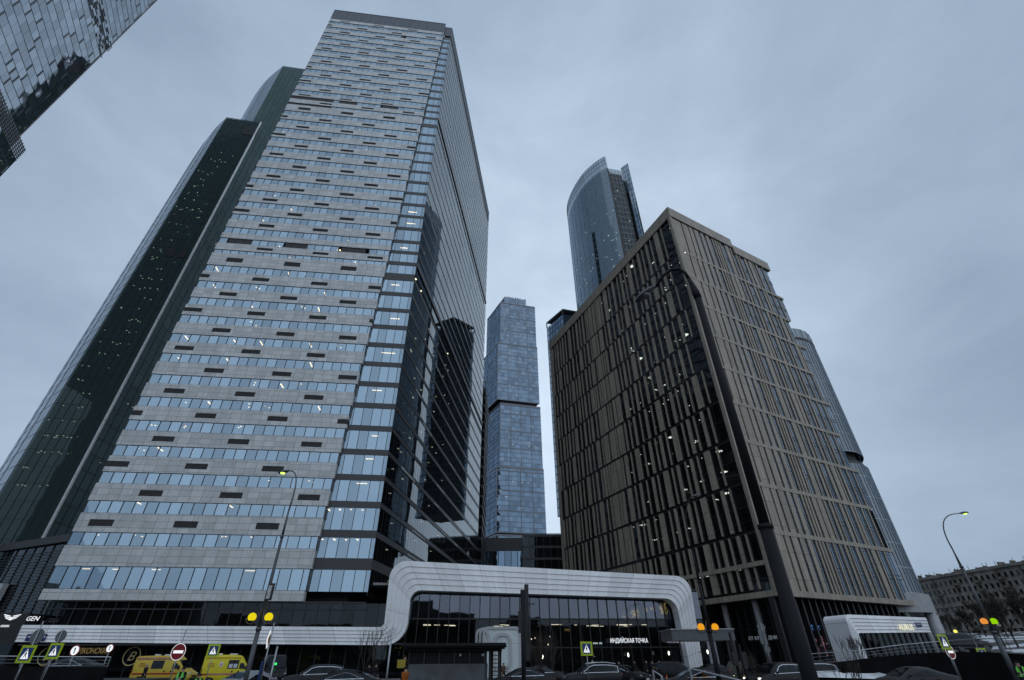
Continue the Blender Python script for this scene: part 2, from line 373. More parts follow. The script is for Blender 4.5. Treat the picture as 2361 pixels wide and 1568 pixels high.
def main_tower():
    t = thing('skyscraper', (-40, 72, 0), 'tallest pale stone skyscraper with striped window bands and dark louvre dashes', 'skyscraper')
    vents = []; lamps = []; louv = MB(); side_sp = MB(); cf = MB(); glints = []
    for i, z in enumerate(T):
        a, r = sl_(z), sr_(z); nxt = T[i + 1] if i + 1 < len(T) else 178.2
        wh = 2.75 if i == 0 else (1.75 if i not in (14, 15, 28, 29) else (1.0 if i in (14, 28) else 1.5))
        zb = z - wh; gl = MB(); mu = MB(); n = 0; s = a
        blocks = []
        if i == 15: blocks = [(1.6, 6.4), (12.9, 17.8), (24.5, 29.4)]
        if i == 29: blocks = [(.5, 11.7), (13.2, 18.3), (24.7, 29.5)]
        if i == 28: blocks = [(.5, 11.7)]
        if i == 40: blocks = [(24.0, 25.4)]
        for p0, p1 in blocks: louv = MB(); louv.fbox(FS, p0, p1, zb, z, .3, .66); louv.build('plant_louvre', M_LOUV, t)
        while s < r - .15:
            e = min(s + 1.6, r - .1); m_ = (s + e) / 2
            if not any(p0 < m_ < p1 for p0, p1 in blocks): gl.pane(FS, s + .045, e - .045, zb, z, .68)
            mu.fbox(FS, s - .045, s + .045, zb, z, .5, .74); s += 1.6
        mu.fbox(FS, r - .14, r - .02, zb, z, -.3, .74)
        mu.fbox(FS, a, r, z - .07, z, .5, .745); mu.fbox(FS, a, r, zb, zb + .05, .5, .742)
        w_ = gl.build('ribbon_window', G_FRONT, t); mu.build('mullions', M_FRAME, w_)
        if i < 32:
            bl = MB()
            for q in range(int((r - a) / 1.6)):
                if rnd.random() < .16 and not any(p0 < a + q * 1.6 + .8 < p1 for p0, p1 in blocks): bl.pane(FS, a + q * 1.6 + .08, a + q * 1.6 + 1.52, z - wh * rnd.uniform(.25, .95), z, .56)
            bl.build('roller_blind', mat('blind_grey', (.5, .5, .48), .8), w_)
        # stone band above this window row
        top = nxt - (1.75 if i + 1 not in (14, 15, 28, 29) else (1.0 if i + 1 in (14, 28) else 1.5)) if i + 1 < len(T) else 178.2
        sb = MB(); am, rm = sl_((z + top) / 2) - .06, sr_((z + top) / 2)
        hb = (top - z) / 3
        off = (2 + 4 * (len(T) - 1 - i)) % 7
        k = off - 7; vz = []
        while am + k * 1.6 < rm:
            v0, v1 = max(am, am + k * 1.6), min(rm, am + (k + 2) * 1.6)
            if v1 - v0 > .3 and i not in (0,): vz.append((v0, v1))
            k += 7
        if i == 15: vz = []
        zl, zh = z + .3 * (top - z), z + .66 * (top - z)
        if not vz: sb.fbox(FS, am, rm, z, top, -.3, .8)
        else:
            sb.fbox(FS, am, rm, z, zl, -.3, .8); sb.fbox(FS, am, rm, zh, top, -.3, .8); s = am
            for v0, v1 in vz:
                if v0 > s: sb.fbox(FS, s, v0, zl, zh, -.3, .797)
                b = MB(); b.fbox(FS, v0, v1, zl, zh, .3, .72)
                for q in range(5): b.fbox(FS, v0, v1, zl + (q + .2) * (zh - zl) / 5, zl + (q + .5) * (zh - zl) / 5, .72, .76)
                vents.append(b); s = v1
            if rm > s: sb.fbox(FS, s, rm, zl, zh, -.3, .797)
        sb.build('stone_band', STONE, t)
        # set-back glass bay between stone and corner
        ht = 2.75 if i == 0 else (2.35 if i in (14, 15, 28, 29) else 3.2 if i < 28 else 2.85)
        gl = MB(); s = SG - .62
        gl.pane(FS, SG - .58, SG - .03, z - ht, z, 0)
        while s > r - .3:
            gl.pane(FS, max(s - 1.55, r - .4) + .035, s - .035, z - ht, z, 0); s -= 1.55
        w_ = gl.build('corner_window', G_FRONT, t)
        mu = MB(); s = SG - .62
        while s > r: mu.fbox(FS, s - .04, s + .04, z - ht, z, -.1, .05); s -= 1.55
        mu.build('mullions', M_FRAME, w_)
        cf = MB(); cf.fbox(FS, r - .5, SG - .003, z, nxt - (ht if i + 1 not in (14, 15, 28, 29) else 2.35), -.3, .06); cf.build('corner_spandrel', M_SPAN, t)
        # side
        gl = MB(); pane_row(gl, FM, .02, LM, z - ht, z, 0, 1.5, .05); w_ = gl.build('side_window', G_SIDE, t)
        th = 1.6 if i in (14, 28) else 0
        side_sp = MB(); side_sp.fbox(FM, 0, LM, z + (0 if th else .15), nxt - ht + (.2 if th else -.12), -.3, .04 + (.2 if th else 0)); side_sp.build('side_spandrel', M_SPAN, t)
        for q in range(rnd.choice((1, 1, 2))):
            s = rnd.uniform(5, 60); b = MB(); zz = z + .18; b.fbox(FM, s, s + rnd.uniform(3, 9), zz, zz + .42, .04, .1)  # random pale strips, a painted gleam on the spandrels rather than separate panels
            if i < 30 and i not in TECH: glints.append(b)
        # lamps
        if i < 28:
            p = .42 if i < 16 else .2
            for q in range(7):
                if rnd.random() < p:
                    s = a + 2 + q * 4.4 + rnd.uniform(-1, 1)
                    if i == 0: lamps.append(lamp_bar(FS, s, z - .02, -1.2, rnd.uniform(.8, 1.6), .16))
                    elif rnd.random() < .5: lamps.append(lamp_bar(FS, s, z, .25 - rnd.uniform(0, .8), .2, rnd.uniform(.7, 1.7)))
                    else:
                        b = lamp_bar(FS, s, z, -rnd.uniform(0, 1.5), .2, .2); c = lamp_bar(FS, s + .5, z, -rnd.uniform(0, 1.5), .2, .2)
                        b.v += c.v; b.f += [tuple(x + 24 // 3 for x in f) for f in c.f]; b.uv += c.uv; lamps.append(b)
            if i in range(3, 20) and rnd.random() < .75 and i not in (14, 15):
                lamps.append(lamp_bar(FS, SG - rnd.uniform(3.5, 5), z, -rnd.uniform(1, 2), rnd.uniform(1, 2.6), .2))
            if i in (2, 1):
                for q in range(4): lamps.append(lamp_bar(FS, SG - 8 + q * 1.7, z, -rnd.uniform(.4, 1), .22, rnd.uniform(.3, 1.2)))
        elif i in (37, 38): lamps.append(lamp_bar(FS, 4 + rnd.random() * 3, z, -.3, .25, .25))

    many('spandrel_glint', glints, M_GLINT, t)
    many('vent_grille', vents, M_LOUV, t); many('ceiling_lamp', lamps, L_WARM, t)
    for x in range(54): pass
    b = MB(); s = .02
    while s < LM: b.fbox(FM, s - .025, s + .025, 9, 178, -.1, .012); s += 1.5
    b.build('side_mullions', M_FRAME, t)
    b = MB(); b.fbox(FS, sl_(8), sr_(8), 8.2, T[0] - 2.75, -.3, .8); b.build('stone_band', STONE, t)
    # crown: louvred screens above stone, bay and side
    def crown(F, s0, s1, z0, z1, d, w):
        b = MB(); k = 0
        z = z0
        while z < z1: b.fbox(F, s0, s1, z, z + .42, d - .2, d); z += .78
        b.build('crown_louvre', M_CRL, t)
        b = MB(); b.fbox(F, s0 + .02, s1 - .02, z0 - .05, z1 - .15, d - .8, d - .3); s = s0
        while s <= s1: b.fbox(F, s - .05, s + .05, z0, z1, d - .3, d + .04); s += w
        b.fbox(F, s0, s1, z1 - .12, z1 + .15, d - .4, d + .06); b.build('crown_frame', mat('crown_back', (.05, .06, .085), .5), t)
    crown(FS, sl_(180), sr_(181), 178.25, 184.9, .8, 1.6)
    crown(FS, sr_(181) + .05, SG - .02, 178.25, 184.2, 0, 1.6)
    crown(FM, .02, LM, 178.25, 184.2, .1, 3)
    # core and rooms
    interior(FS, sl_(8) + .8, SG - .4, [z for z in T], 3.2, t, .3)
    b = MB(); q = [FS.P(.8, -3.4, 0)[:2], FS.P(SG - 3.3, -3.4, 0)[:2], FM.P(LM - .1, -3.2, 0)[:2], (FM.P(LM - .1, -3.2, 0)[0] - 38, FM.P(LM, -3.2, 0)[1])]
    b.prism(q, .5, 183.5); b.build('core', M_INT, t)
    b = MB(); q = [FM.P(.3, -.32, 0)[:2], FM.P(LM, -.32, 0)[:2], FM.P(LM, -3.2, 0)[:2], FM.P(3, -3.2, 0)[:2]]
    for z in T: b.prism(q, z + .05, z + .45)
    b.build('side_floors', M_CEIL, t)
    lm = []
    for i in range(0, 24):
        for q in range(3):
            s = rnd.uniform(1, 40); b = MB(); b.fbox(FM, s, s + .5, T[i] - .07, T[i] - .01, -1.4, -1.1, True); lm.append(b)
    many('side_lamp', lm, emit('lamp_dim', (1, .93, .7), 2), t)
    return t
main_tower()

# ------------------------------------------------------------------ white ribbon and lobby podium
def fillet(P, r, n=9):
    out = [P[0]]
    for k in range(1, len(P) - 1):
        p, a, b = Vector(P[k]), Vector(P[k - 1]), Vector(P[k + 1]); u, v = (a - p).normalized(), (b - p).normalized()
        half = math.acos(max(-1, min(1, u.dot(v)))) / 2; dist = r[k - 1] / math.tan(half)
        c = p + (u + v).normalized() * (r[k - 1] / math.sin(half)); s, e = p + u * dist, p + v * dist
        for j in range(n + 1):
            x = s.lerp(e, j / n) - c; out.append(tuple(c + x.normalized() * r[k - 1]))
    return out + [P[-1]]
def band(F, l0, l5, rad0, rad5, base, step, n, depth, flip=1):
    """terraced ribbon between two outlines: n strips, each tilted out so its lower edge throws a line"""
    L = []
    for k in range(n + 1):
        w = k / n
        P = [tuple(Vector(a).lerp(Vector(b), w)) for a, b in zip(l0, l5)]
        L.append(fillet(P, [x + (y - x) * w for x, y in zip(rad0, rad5)]))
    b = MB(); acc = 0; m = len(L[0]); ln = [0]
    for j in range(1, m): ln.append(ln[-1] + (Vector(L[2][j]) - Vector(L[2][j - 1])).length)
    for k in range(n):
        for j in range(m - 1):
            a, c, e, f = L[k][j], L[k][j + 1], L[k + 1][j + 1], L[k + 1][j]
            b.face([F.P(f[0], base + step, f[1]), F.P(e[0], base + step, e[1]), F.P(c[0], base, c[1]), F.P(a[0], base, a[1])],
                   [(ln[j], k * .7 + 60), (ln[j + 1], k * .7 + 60), (ln[j + 1], k * .7 + .6 + 60), (ln[j], k * .7 + .6 + 60)])
            if k < n - 1: b.face([F.P(f[0], base, f[1]), F.P(e[0], base, e[1]), F.P(e[0], base + step, e[1]), F.P(f[0], base + step, f[1])])
    for Ln, d, fl in ((L[0], base, 0), (L[n], base + step, 1)):
        for j in range(m - 1):
            a, c = Ln[j], Ln[j + 1]; q = [F.P(a[0], d, a[1]), F.P(c[0], d, c[1]), F.P(c[0], d - depth, c[1]), F.P(a[0], d - depth, a[1])]
            b.face(q[::-1] if fl else q, [(ln[j], 60), (ln[j + 1], 60), (ln[j + 1], 60 + depth), (ln[j], 60 + depth)])
    for j in (0, m - 1):
        b.face([F.P(*(L[0][j][0], base, L[0][j][1])), F.P(L[n][j][0], base + step, L[n][j][1]), F.P(L[n][j][0], base - depth, L[n][j][1]), F.P(L[0][j][0], base - depth, L[0][j][1])])
    return b, L
RD = 2.3
px0 = [(52, 1441), (885, 1446), (902, 1291), (1589, 1329.5)]
px5 = [(35, 1480), (935, 1488), (948, 1360.5), (1557, 1380.7)]
l0 = [FS.hit(x, y, RD) for x, y in px0]; l5 = [FS.hit(x, y, RD) for x, y in px5]
e0 = FS.hit(1606, 1439, RD); l0.append((e0[0] + (e0[0] - l0[3][0]) * .9, GZ)); l5.append((FS.hit(1570, 1450, RD)[0] + .3, GZ))
pod = thing('podium', (0, 74, GZ), 'low dark glass lobby building under the white ribbon, between stone skyscraper and brown block', 'building')
b, RL = band(FS, l0, l5, [.6, 2.2, 2.0], [2.6, 1.3, 1.6], RD, .11, 5, 2.0)
rib = thing('ribbon_canopy', (FS.P(20, RD, 0)[0], FS.P(20, RD, 0)[1], GZ), 'long white ribbon facade that steps up into a portal over the dark lobby', 'canopy')
b.build('ribbon', RIB, rib)
SP1 = l5[2][0] + .1; SP2 = l5[3][0] + 4
# storey between stone and ribbon, and the shop floor under the ribbon
b = MB(); pane_row(b, FS, l0[0][0] + .6, l0[1][0] + .5, 3.4, 8.0, .35, 1.6, .07); b.build('upper_glazing', G_DARK, pod)
b = MB(); pane_row(b, FS, l0[0][0] + .6, l5[1][0] + .3, GZ + .3, 3.2, -.6, 1.9, .08); b.build('shop_glazing', G_DARK, pod)
b = MB(); s = l0[0][0] + .6
while s < l0[1][0] + .5: b.fbox(FS, s - .05, s + .05, 3.4, 8, .2, .42); s += 1.6
b.fbox(FS, l0[0][0] + .4, SG, 7.15, 7.3, .2, .45); s = l0[0][0] + .6
while s < l5[1][0]: b.fbox(FS, s - .06, s + .06, GZ, 3.2, -.8, -.5); s += 1.9
b.fbox(FS, l0[0][0] + .5, l5[1][0], 3.2, 3.4, -3, RD - .1)
for s in (2.5, 9, 18.5, 27, 36): b.fbox(FS, s, s + 1.1, 3.4, 8, -.6, -.1)
b.build('glazing_frame', M_FRAME, pod)
b = MB(); b.fbox(FS, l0[0][0] + .5, SG + 2, GZ, 8.1, -6.5, -6, True); b.fbox(FS, l0[0][0] + .6, SG, 8.05, 8.18, -6, .5, True)
b.build('back_wall', M_INT, pod)
# lobby glass behind the portal
zt1 = FS.hit(1100, 1427, 0)[1]
ztop = lambda s: l5[2][1] + (l5[3][1] - l5[2][1]) * (s - l5[2][0]) / (l5[3][0] - l5[2][0]) + 1.2
b = MB(); ub = MB(); fr = MB(); s = SP1 - .4; wdt = 1.42
while s < SP2:
    e = s + wdt
    ub.pane(FS, s + .04, e - .04, zt1 + .07, ztop(s), 0); b.pane(FS, s + .04, e - .04, GZ + 3.3, zt1 - .07, -.02)
    b.pane(FS, s + .04, e - .04, GZ + .1, GZ + 3.2, -.04)
    fr.fbox(FS, s - .05, s + .05, GZ, ztop(s), -.15, .16); s = e
fr.fbox(FS, SP1 - .4, SP2, zt1 - .09, zt1 + .09, -.2, .1); fr.fbox(FS, SP1 - .4, SP2, GZ + 3.18, GZ + 3.33, -.2, .09)
b.build('lobby_glazing', G_DARK, pod); ub.build('upper_lobby_glazing', G_LOBBY, pod); fr.build('lobby_frame', M_FRAME, pod)
b = MB(); b.fbox(FS, SG + .8, SP2, GZ, 12.0, -12.5, -12, True); b.fbox(FS, SG + .8, SP2, zt1 - .4, zt1 + .1, -12, -3.2, True); b.fbox(FS, SP1 - 3, SP2, ztop(SP2) + .1, ztop(SP2) + .35, -12, 1.0, True)
b.fbox(FS, SP2, SP2 + .3, GZ, 10, -12, -.2, True)
b.build('lobby_hall', M_INT, pod)
for k in range(4): b = MB(); b.fbox(FS, SP1 + 9 + k * 5.1, SP1 + 9.7 + k * 5.1, GZ, ztop(SP2), -4, -3.3); b.build('lobby_column', mat('column_dark', (.09, .09, .095), .5), pod)
lm = []
for k in range(26):
    s = SP1 + .8 + rnd.random() * (SP2 - SP1 - 6); z = rnd.choice((ztop(SP2) + .08, zt1 - .42, zt1 - .42)); d = -rnd.uniform(1.5, 3) if z > zt1 else -rnd.uniform(3.6, 9)
    q = MB(); q.fbox(FS, s, s + rnd.uniform(.8, 1.6), z - .07, z - .01, d - .07, d, True); lm.append(q)
for k in range(16):
    s = SP1 + 11 + rnd.random() * 9; q = MB(); q.ball(FS.P(s, -rnd.uniform(1, 5), rnd.uniform(3.0, 4.4)), .09, .09, .09, 8, 6); lm.append(q)
many('lobby_lamp', lm, emit('lamp_lobby', (1, .85, .62), 2.2), pod)
b = MB(); q = [FS.P(SG + .6, RD - 2.0, 0)[:2], FS.P(l0[3][0] - 1, RD - 2.0, 0)[:2], FS.P(l0[3][0] - 1, -13, 0)[:2], FS.P(SG + .6, -13, 0)[:2]]
b.prism(q, 10.3, 10.6); b.build('roof', M_CONC, pod)

# ------------------------------------------------------------------ brown travertine office block
BC, BLf, BRt = Vector((36, 72.2)), Vector((12.35, 127.6)), Vector((66.3, 89.2))
FL = Fr(BLf, BC - BLf); LL = (BC - BLf).length      # s runs from the far end to the corner
FB = Fr(BC, BRt - BC); LB = (BRt - BC).length
LV = [17.0, 24.1, 31.2, 38.3, 45.4, 52.5, 59.6, 66.7, 73.8, 84.3]
def office():
    t = thing('office_block', (40, 85, GZ), 'brown travertine office block with staggered stone piers and dark base', 'office building')
    # left face
    b = MB()
    for r in range(len(LV)):
        z0 = 9.2 if r == 0 else LV[r - 1]; z1 = LV[r]; pr = MB(); br = MB(); fin = MB()
        s = LL - (3.4 if r % 2 else 2.6) - (1.2 if r % 3 == 2 else 0); k = r % 4
        # walk from the corner to the far end
        while s > 1.6:
            u = LL - s
            dense = 28 + 2.2 * math.sin(r) < u < 36 + 2 * math.cos(r * 2.1)
            if dense: w = rnd.choice((.6, 1.0, 1.5, 1.9, .45)); gap = rnd.choice((.4, .5, .8))
            else: w = (.3, .66, .3, .7, .3, 1.35)[(k + r) % 6]; gap = rnd.choice((1.1, 1.3, 1.55))
            pr.fbox(FL, s - w, s, z0 + .42, z1 - .1, -.16, .1)
            s -= w + gap; k += 1
        pr.fbox(FL, 0, 1.1, z0, z1, -.25, .14)
        if r == 0: pr.fbox(FL, 1.1, LL, 12.45, 13.05, -.25, .3)
        pr.build('stone_piers', TRAV, t)
        gl = MB(); n = 0
        for zz0, zz1 in ((z0 + .15, (z0 + z1) / 2 - .06), ((z0 + z1) / 2 + .06, z1 - .25)):
            s = 1.2
            while s < LL - .2:
                e = min(LL - .05, s + rnd.choice((.75, 1.5, 1.5)))
                gl.pane(FL, s + .03, e - .03, zz0, zz1, -.15); fin.fbox(FL, s - .03, s + .03, zz0, zz1, -.25, -.1); s = e
        for q in (.12, .3, .42): fin.fbox(FL, 1.1, LL, z0 + (z1 - z0) * (q + .1), z0 + (z1 - z0) * (q + .1) + .05, -.25, -.11)
        w_ = gl.build('window_row', G_BROWN, t); fin.build('window_frame', M_FRAME, w_)
        b.fbox(FL, 1.1, LL, z1 - .25, z1 + .17, -.4, -.02); b.fbox(FL, 1.1, LL, (z0 + z1) / 2 - .07, (z0 + z1) / 2 + .07, -.3, -.08)
    b.build('floor_strip', M_BLK, t)
    b = MB(); b.fbox(FL, 0, LL + .2, 84.3, 87.2, -.6, .34); b.fbox(FL, 0, LL + .1, 8.5, 9.25, -.6, .36)
    # right face: cornice steps down two thirds along, its lower storeys too
    b.fbox(FB, -.3, 20.6, 84.3, 87.2, -.6, .345); b.fbox(FB, 20.6, LB - .9, 82.6, 85.3, -.6, .34); b.fbox(FB, -.3, LB + .4, 8.5, 9.25, -.6, .355)
    b.fbox(FL, LL - .55, LL + .2, 9.25, 84.3, -.3, .335)
    b.build('cornice', TRAV, t)
    hz = MB(); rwin = []
    for r in range(len(LV)):
        z0 = 9.25 if r == 0 else LV[r - 1] + .34; z1 = LV[r] - .28; pr = MB(); gl = MB(); fin = MB()
        end = LB - (0 if r % 2 == 0 else 1.3) - (.6 if r > 6 else 0)
        s = -.3; k = 0; sh = .35 * ((r * 5) % 4)
        ws = [2.9 + sh, 1.8, 1.15, 1.4, 1.0, 1.0, .4, .4, .5, .36, 1.3, .36, .6, .36, .8, .36, .36, .6, .36, .36, .4]
        gs = [.42, .42, .5, .65, .8, 1.1, .5, .4, .6, 1.4, .5, 1.1, .6, 1.5, .7, 1.55, .8, 1.7, 1.8, 2.1, 2.3]
        while s < end - .3:
            w = ws[min(k, 20)] if k < 21 else .45; gp = gs[min(k, 20)]
            if (r + k) % 7 == 3 and k > 5: w, gp = min(1.2, gp * .8), max(.4, w)
            e = min(end, s + w)
            if r == len(LV) - 1 and s > 20: pr.fbox(FB, s, e, z0, 82.6, -.25, .1)
            else: pr.fbox(FB, s, e, z0, z1, -.25, .1)
            g1 = min(end, e + gp)
            if g1 > e + .1:
                zz1 = 82.5 if (r == len(LV) - 1 and s > 20) else z1
                nz = 3 if gp > .7 else 1
                if gp <= .45: fin.fbox(FB, e, g1, z0, zz1, -.5, -.2)
                else:
                    hs = [z0, z0 + (zz1 - z0) * .42, z0 + (zz1 - z0) * .5, zz1]
                    gl = MB()
                    for q in range(3): gl.pane(FB, e, g1, hs[q] + .03, hs[q + 1] - .03, -.05)
                    rwin.append((-hs[0], gl))
                    for q in (1, 2): fin.fbox(FB, e - .2, g1 + .2, hs[q] - .06, hs[q] + .06, -.3, 0)
                    for q in (.30, .68): fin.fbox(FB, e + gp * q - .03, e + gp * q + .03, z0, zz1, -.3, -.01)
                    fin.fbox(FB, e, g1, zz1 - .5, zz1 - .42, -.3, -.02)
            s = g1; k += 1
        pr.build('stone_piers', TRAV, t)
        fin.build('window_frame', M_FRAME, t)
        if r < len(LV) - 1: hz.fbox(FB, -.3, end + .5, LV[r] - .28, LV[r] + .34, -.3, .15)
    hz.build('stone_course', TRAV, t); rwin.sort(key=lambda q: -q[0]); many('window', [q[1] for q in rwin], G_SKY, t)
    # dark glazed base
    b = MB(); pane_row(b, FL, LL - 14, LL - .3, GZ + .2, 8.5, -1.6, 1.5, .08); pane_row(b, FB, .1, LB - 1, GZ + .2, 8.5, -1.6, 1.55, .1)
    b.build('base_glazing', G_DARK, t); b = MB(); s = LL - 14
    while s < LL: b.fbox(FL, s - .1, s + .1, GZ, 8.5, -1.7, -1.3); s += 1.5
    s = .1
    while s < LB: b.fbox(FB, s - .16, s + .16, GZ, 8.5, -1.7, -.9); s += 1.55
    b.fbox(FB, .1, LB, 4.9, 5.05, -1.65, -1.4); b.fbox(FL, LL - 14, LL, 4.9, 5.05, -1.65, -1.4)
    b.build('base_fins', M_BLK, t)
    for s in (LL - 11, LL - 5): b = MB(); b.tube([FL.P(s, -.7, GZ), FL.P(s, -.7, 8.5)], .42, 14); b.build('column', mat('column_grey', (.16, .16, .165), .5), t, True)
    b = MB(); q = [FL.P(.6, -3.4, 0)[:2], FL.P(LL - 3, -3.4, 0)[:2], FB.P(LB - .8, -3.4, 0)[:2], (FB.P(LB, -3, 0)[0] - 24, FL.P(0, 0, 0)[1] + 2)]
    b.prism(q, GZ, 83); b.build('core', M_INT, t)
    b = MB(); b.prism([FL.P(.2, -.5, 0)[:2], FL.P(LL - .3, -.5, 0)[:2], FB.P(20.4, -.5, 0)[:2], q[3]], 84.5, 84.9)
    b.fbox(FB, LB - 2, LB - 1.2, GZ, 82.4, -12, -.6, True); b.fbox(FL, -.3, .0, GZ, 84, -10, -.2, True); b.build('roof', M_CONC, t)
    fl = MB(); lm = []
    zs = [12.7]
    for r in range(1, len(LV)): zs += [(LV[r - 1] + LV[r]) / 2, LV[r] - .2]
    for z in zs:
        fl.prism([FL.P(.5, -.45, 0)[:2], FL.P(LL - .45, -.45, 0)[:2], FL.P(LL - 3.0, -3.4, 0)[:2], FL.P(.5, -3.4, 0)[:2]], z, z + .3)
        fl.prism([FB.P(.45, -.45, 0)[:2], FB.P(LB - 1.3, -.45, 0)[:2], FB.P(LB - 1.3, -3.4, 0)[:2], FB.P(3, -3.4, 0)[:2]], z + .01, z + .3)
        for q in range(6):
            s = LL - rnd.uniform(.6, 34); d = -rnd.uniform(.8, 2.6)
            c = MB(); c.fbox(FL, s, s + (.14 if rnd.random() < .75 else .9), z - .08, z - .02, d - rnd.choice((.14, .14, .7)), d, True); lm.append(c)
    fl.build('floors', M_CEIL, t); many('ceiling_lamp', lm, L_WHITE, t)
office()
# ------------------------------------------------------------------ other towers
def cut(chain, w):
    """resample an open outline at pane width"""
    out = [Vector(chain[0])]
    for a, b in zip(chain, chain[1:]):
        a, b = Vector(a), Vector(b); n = max(1, round((b - a).length / w))
        out += [a.lerp(b, (i + 1) / n) for i in range(n)]
    return out
def skin(t, name, chain, z0, z1, fh, w, g, fm, band=.5, mull=.04, mevery=1, bandd=.05, split=1):
    """glass face between outline points: panes per storey, floor lines and mullions"""
    P = cut(chain, w); gl = MB(); ln = MB(); z = z0
    while z < z1 - .1:
        zt = min(z1, z + fh)
        for a, b in zip(P, P[1:]):
            F = Fr(a, b - a); L = (b - a).length
            for q in range(split): gl.pane(F, 0, L, z + (zt - z) * q / split, z + (zt - z) * (q + 1) / split, 0)
            if band: ln.fbox(F, 0, L, z - band / 2, z + band / 2, -.02, bandd)
        z = zt
    for i, a in enumerate(P[:-1]):
        if i % mevery == 0:
            F = Fr(a, P[i + 1] - a); ln.fbox(F, -mull, mull, z0, z1, -.02, .1)
    w_ = gl.build(name, g, t); ln.build('facade_grid', fm, w_); return P
def inset(chain, d):
    P = [Vector(p) for p in chain]; out = []
    for i, p in enumerate(P):
        a, b = P[max(0, i - 1)], P[min(len(P) - 1, i + 1)]; u = (b - a).normalized(); out.append(p - Vector((u.y, -u.x)) * d)
    return out
def floors(t, chain, z0, z1, fh, depth, nl, lm, ls=.4, zlo=0, zhi=1):
    A, B = inset(chain, .4), inset(chain, depth); b = MB(); z = z0 + fh; L = []
    while z < z1:
        for i in range(len(A) - 1):
            b.face([(*A[i], z), (*A[i + 1], z), (*B[i + 1], z), (*B[i], z)]); b.face([(*B[i], z - .0), (*B[i + 1], z), (*A[i + 1], z), (*A[i], z)])
        z += fh
    for i in range(len(B) - 1): b.face([(*B[i], z0), (*B[i + 1], z0), (*B[i + 1], z1), (*B[i], z1)])
    for p, q in ((A[0], B[0]), (B[-1], A[-1])): b.face([(*p, z0), (*q, z0), (*q, z1), (*p, z1)])
    b.build('floors', M_INT, t)
    n = int((z1 - z0) / fh)
    for k in range(nl):
        i = rnd.randrange(len(A) - 1); u = rnd.random(); p = Vector(A[i]).lerp(A[i + 1], u).lerp(Vector(B[i]).lerp(B[i + 1], u), rnd.uniform(.1, .5))
        z = z0 + fh * max(1, int(n * (zlo + (zhi - zlo) * rnd.random()))); c = MB(); c.obox(p, rnd.choice((0, 1.57)), ls, ls * .6, z - .12, z - .05); L.append((z, c))
    L.sort(key=lambda q: q[0]); many('ceiling_lamp', [q[1] for q in L], lm, t)

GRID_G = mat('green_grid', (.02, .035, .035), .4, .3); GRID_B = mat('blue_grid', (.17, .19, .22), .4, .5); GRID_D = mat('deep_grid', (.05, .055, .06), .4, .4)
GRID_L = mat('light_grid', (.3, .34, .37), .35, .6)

# dark green slab tower with a curved pale flank, and the taller one behind it
def cut_smooth(P, n=3):
    out = []
    for i in range(len(P) - 1):
        p0, p1, p2, p3 = (Vector(P[max(0, i - 1)]), Vector(P[i]), Vector(P[i + 1]), Vector(P[min(len(P) - 1, i + 2)]))
        for k in range(n):
            t = k / n; out.append(.5 * ((2 * p1) + (p2 - p0) * t + (2 * p0 - 5 * p1 + 4 * p2 - p3) * t * t + (3 * p1 - p0 - 3 * p2 + p3) * t ** 3))
    return out + [Vector(P[-1])]
def green_tower(pR, pL, z1, zb, flank, right, label, nl, w, fh, edge):
    t = thing('glass_tower', (pR.x, pR.y, GZ), label, 'glass tower')
    front = [pL, pR]
    skin(t, 'dark_facade', front, zb, z1, fh, w, G_GREEN, GRID_G, .08, .07, 1)
    floors(t, front, zb, z1, fh, 5, nl, L_GREENW, .38, .12, .9)
    skin(t, 'curved_flank', flank, zb, z1, fh, w * 1.4, G_GRNS, GRID_B, .3, .02, 4, .03)
    skin(t, 'dark_side', right, zb, z1, fh, w * 1.5, G_GREEN, GRID_G, .5, .05, 1)
    floors(t, right, zb, z1, fh, 4, nl // 3, L_GREENW, .5, .05, .8)
    b = MB(); q = [Vector(p) for p in flank] + [pR] + [Vector(p) for p in right[1:]]
    b.prism([tuple(p) for p in inset(q, .6)], z1 - .6, z1 - .2); b.prism([tuple(p) for p in inset(q, 6)], zb - 5, z1 - 4); b.build('core', M_INT, t)
    if edge:
        b = MB(); b.tube([(pR.x + .15, pR.y - .05, zb), (pR.x + .15, pR.y - .05, z1)], .36, 10); b.build('edge_fin', M_WHITE, t)
    return t
pR = W(601, 283, 118).xy; pL = pR + (W(525, 268, 118).xy - W(601, 283, 118).xy) * 1.0
pL = Vector((-127.2, 116.9)); pR = Vector((-113.2, 119.5))
flank = [tuple(onZ(x, y, 203).xy) for x, y in ((398, 455), (418, 412), (440, 375), (458, 346), (478, 319), (500, 292))] + [tuple(pL)]
flank = cut_smooth(flank)
gt = green_tower(pR, pL, 203, 17, flank, [pR, pR + Vector((-2.5, 50))], 'dark green glass slab tower with pale vertical edge fin, left of stone skyscraper', 190, 2.0, 4.4, True)
b = MB(); Fq = Fr(pL, pR - pL); b.fbox(Fq, 9.2, 15, 192.5, 199, -.2, .18); b.build('roof_louvre', M_BLK, gt)
b = MB(); b.fbox(Fq, 6.5, 9, 118.5, 121.5, -.2, .18); b.fbox(Fq, 10.5, 12.6, 118.5, 121.5, -.2, .18); b.build('plant_louvre', M_BLK, gt)
a2 = Vector((-186, 190)); b2 = Vector((-160, 194))
flank2 = cut_smooth([tuple(onZ(x, y, 404).xy) for x, y in ((535, 345), (548, 305), (562, 270), (582, 229), (606, 194), (630, 170))] + [tuple(a2)])
green_tower(b2, a2, 404, 60, flank2, [b2, b2 + Vector((-2, 40))], 'taller dark green glass tower with curved flank rising behind the green slab tower', 0, 3.2, 6.5, False)
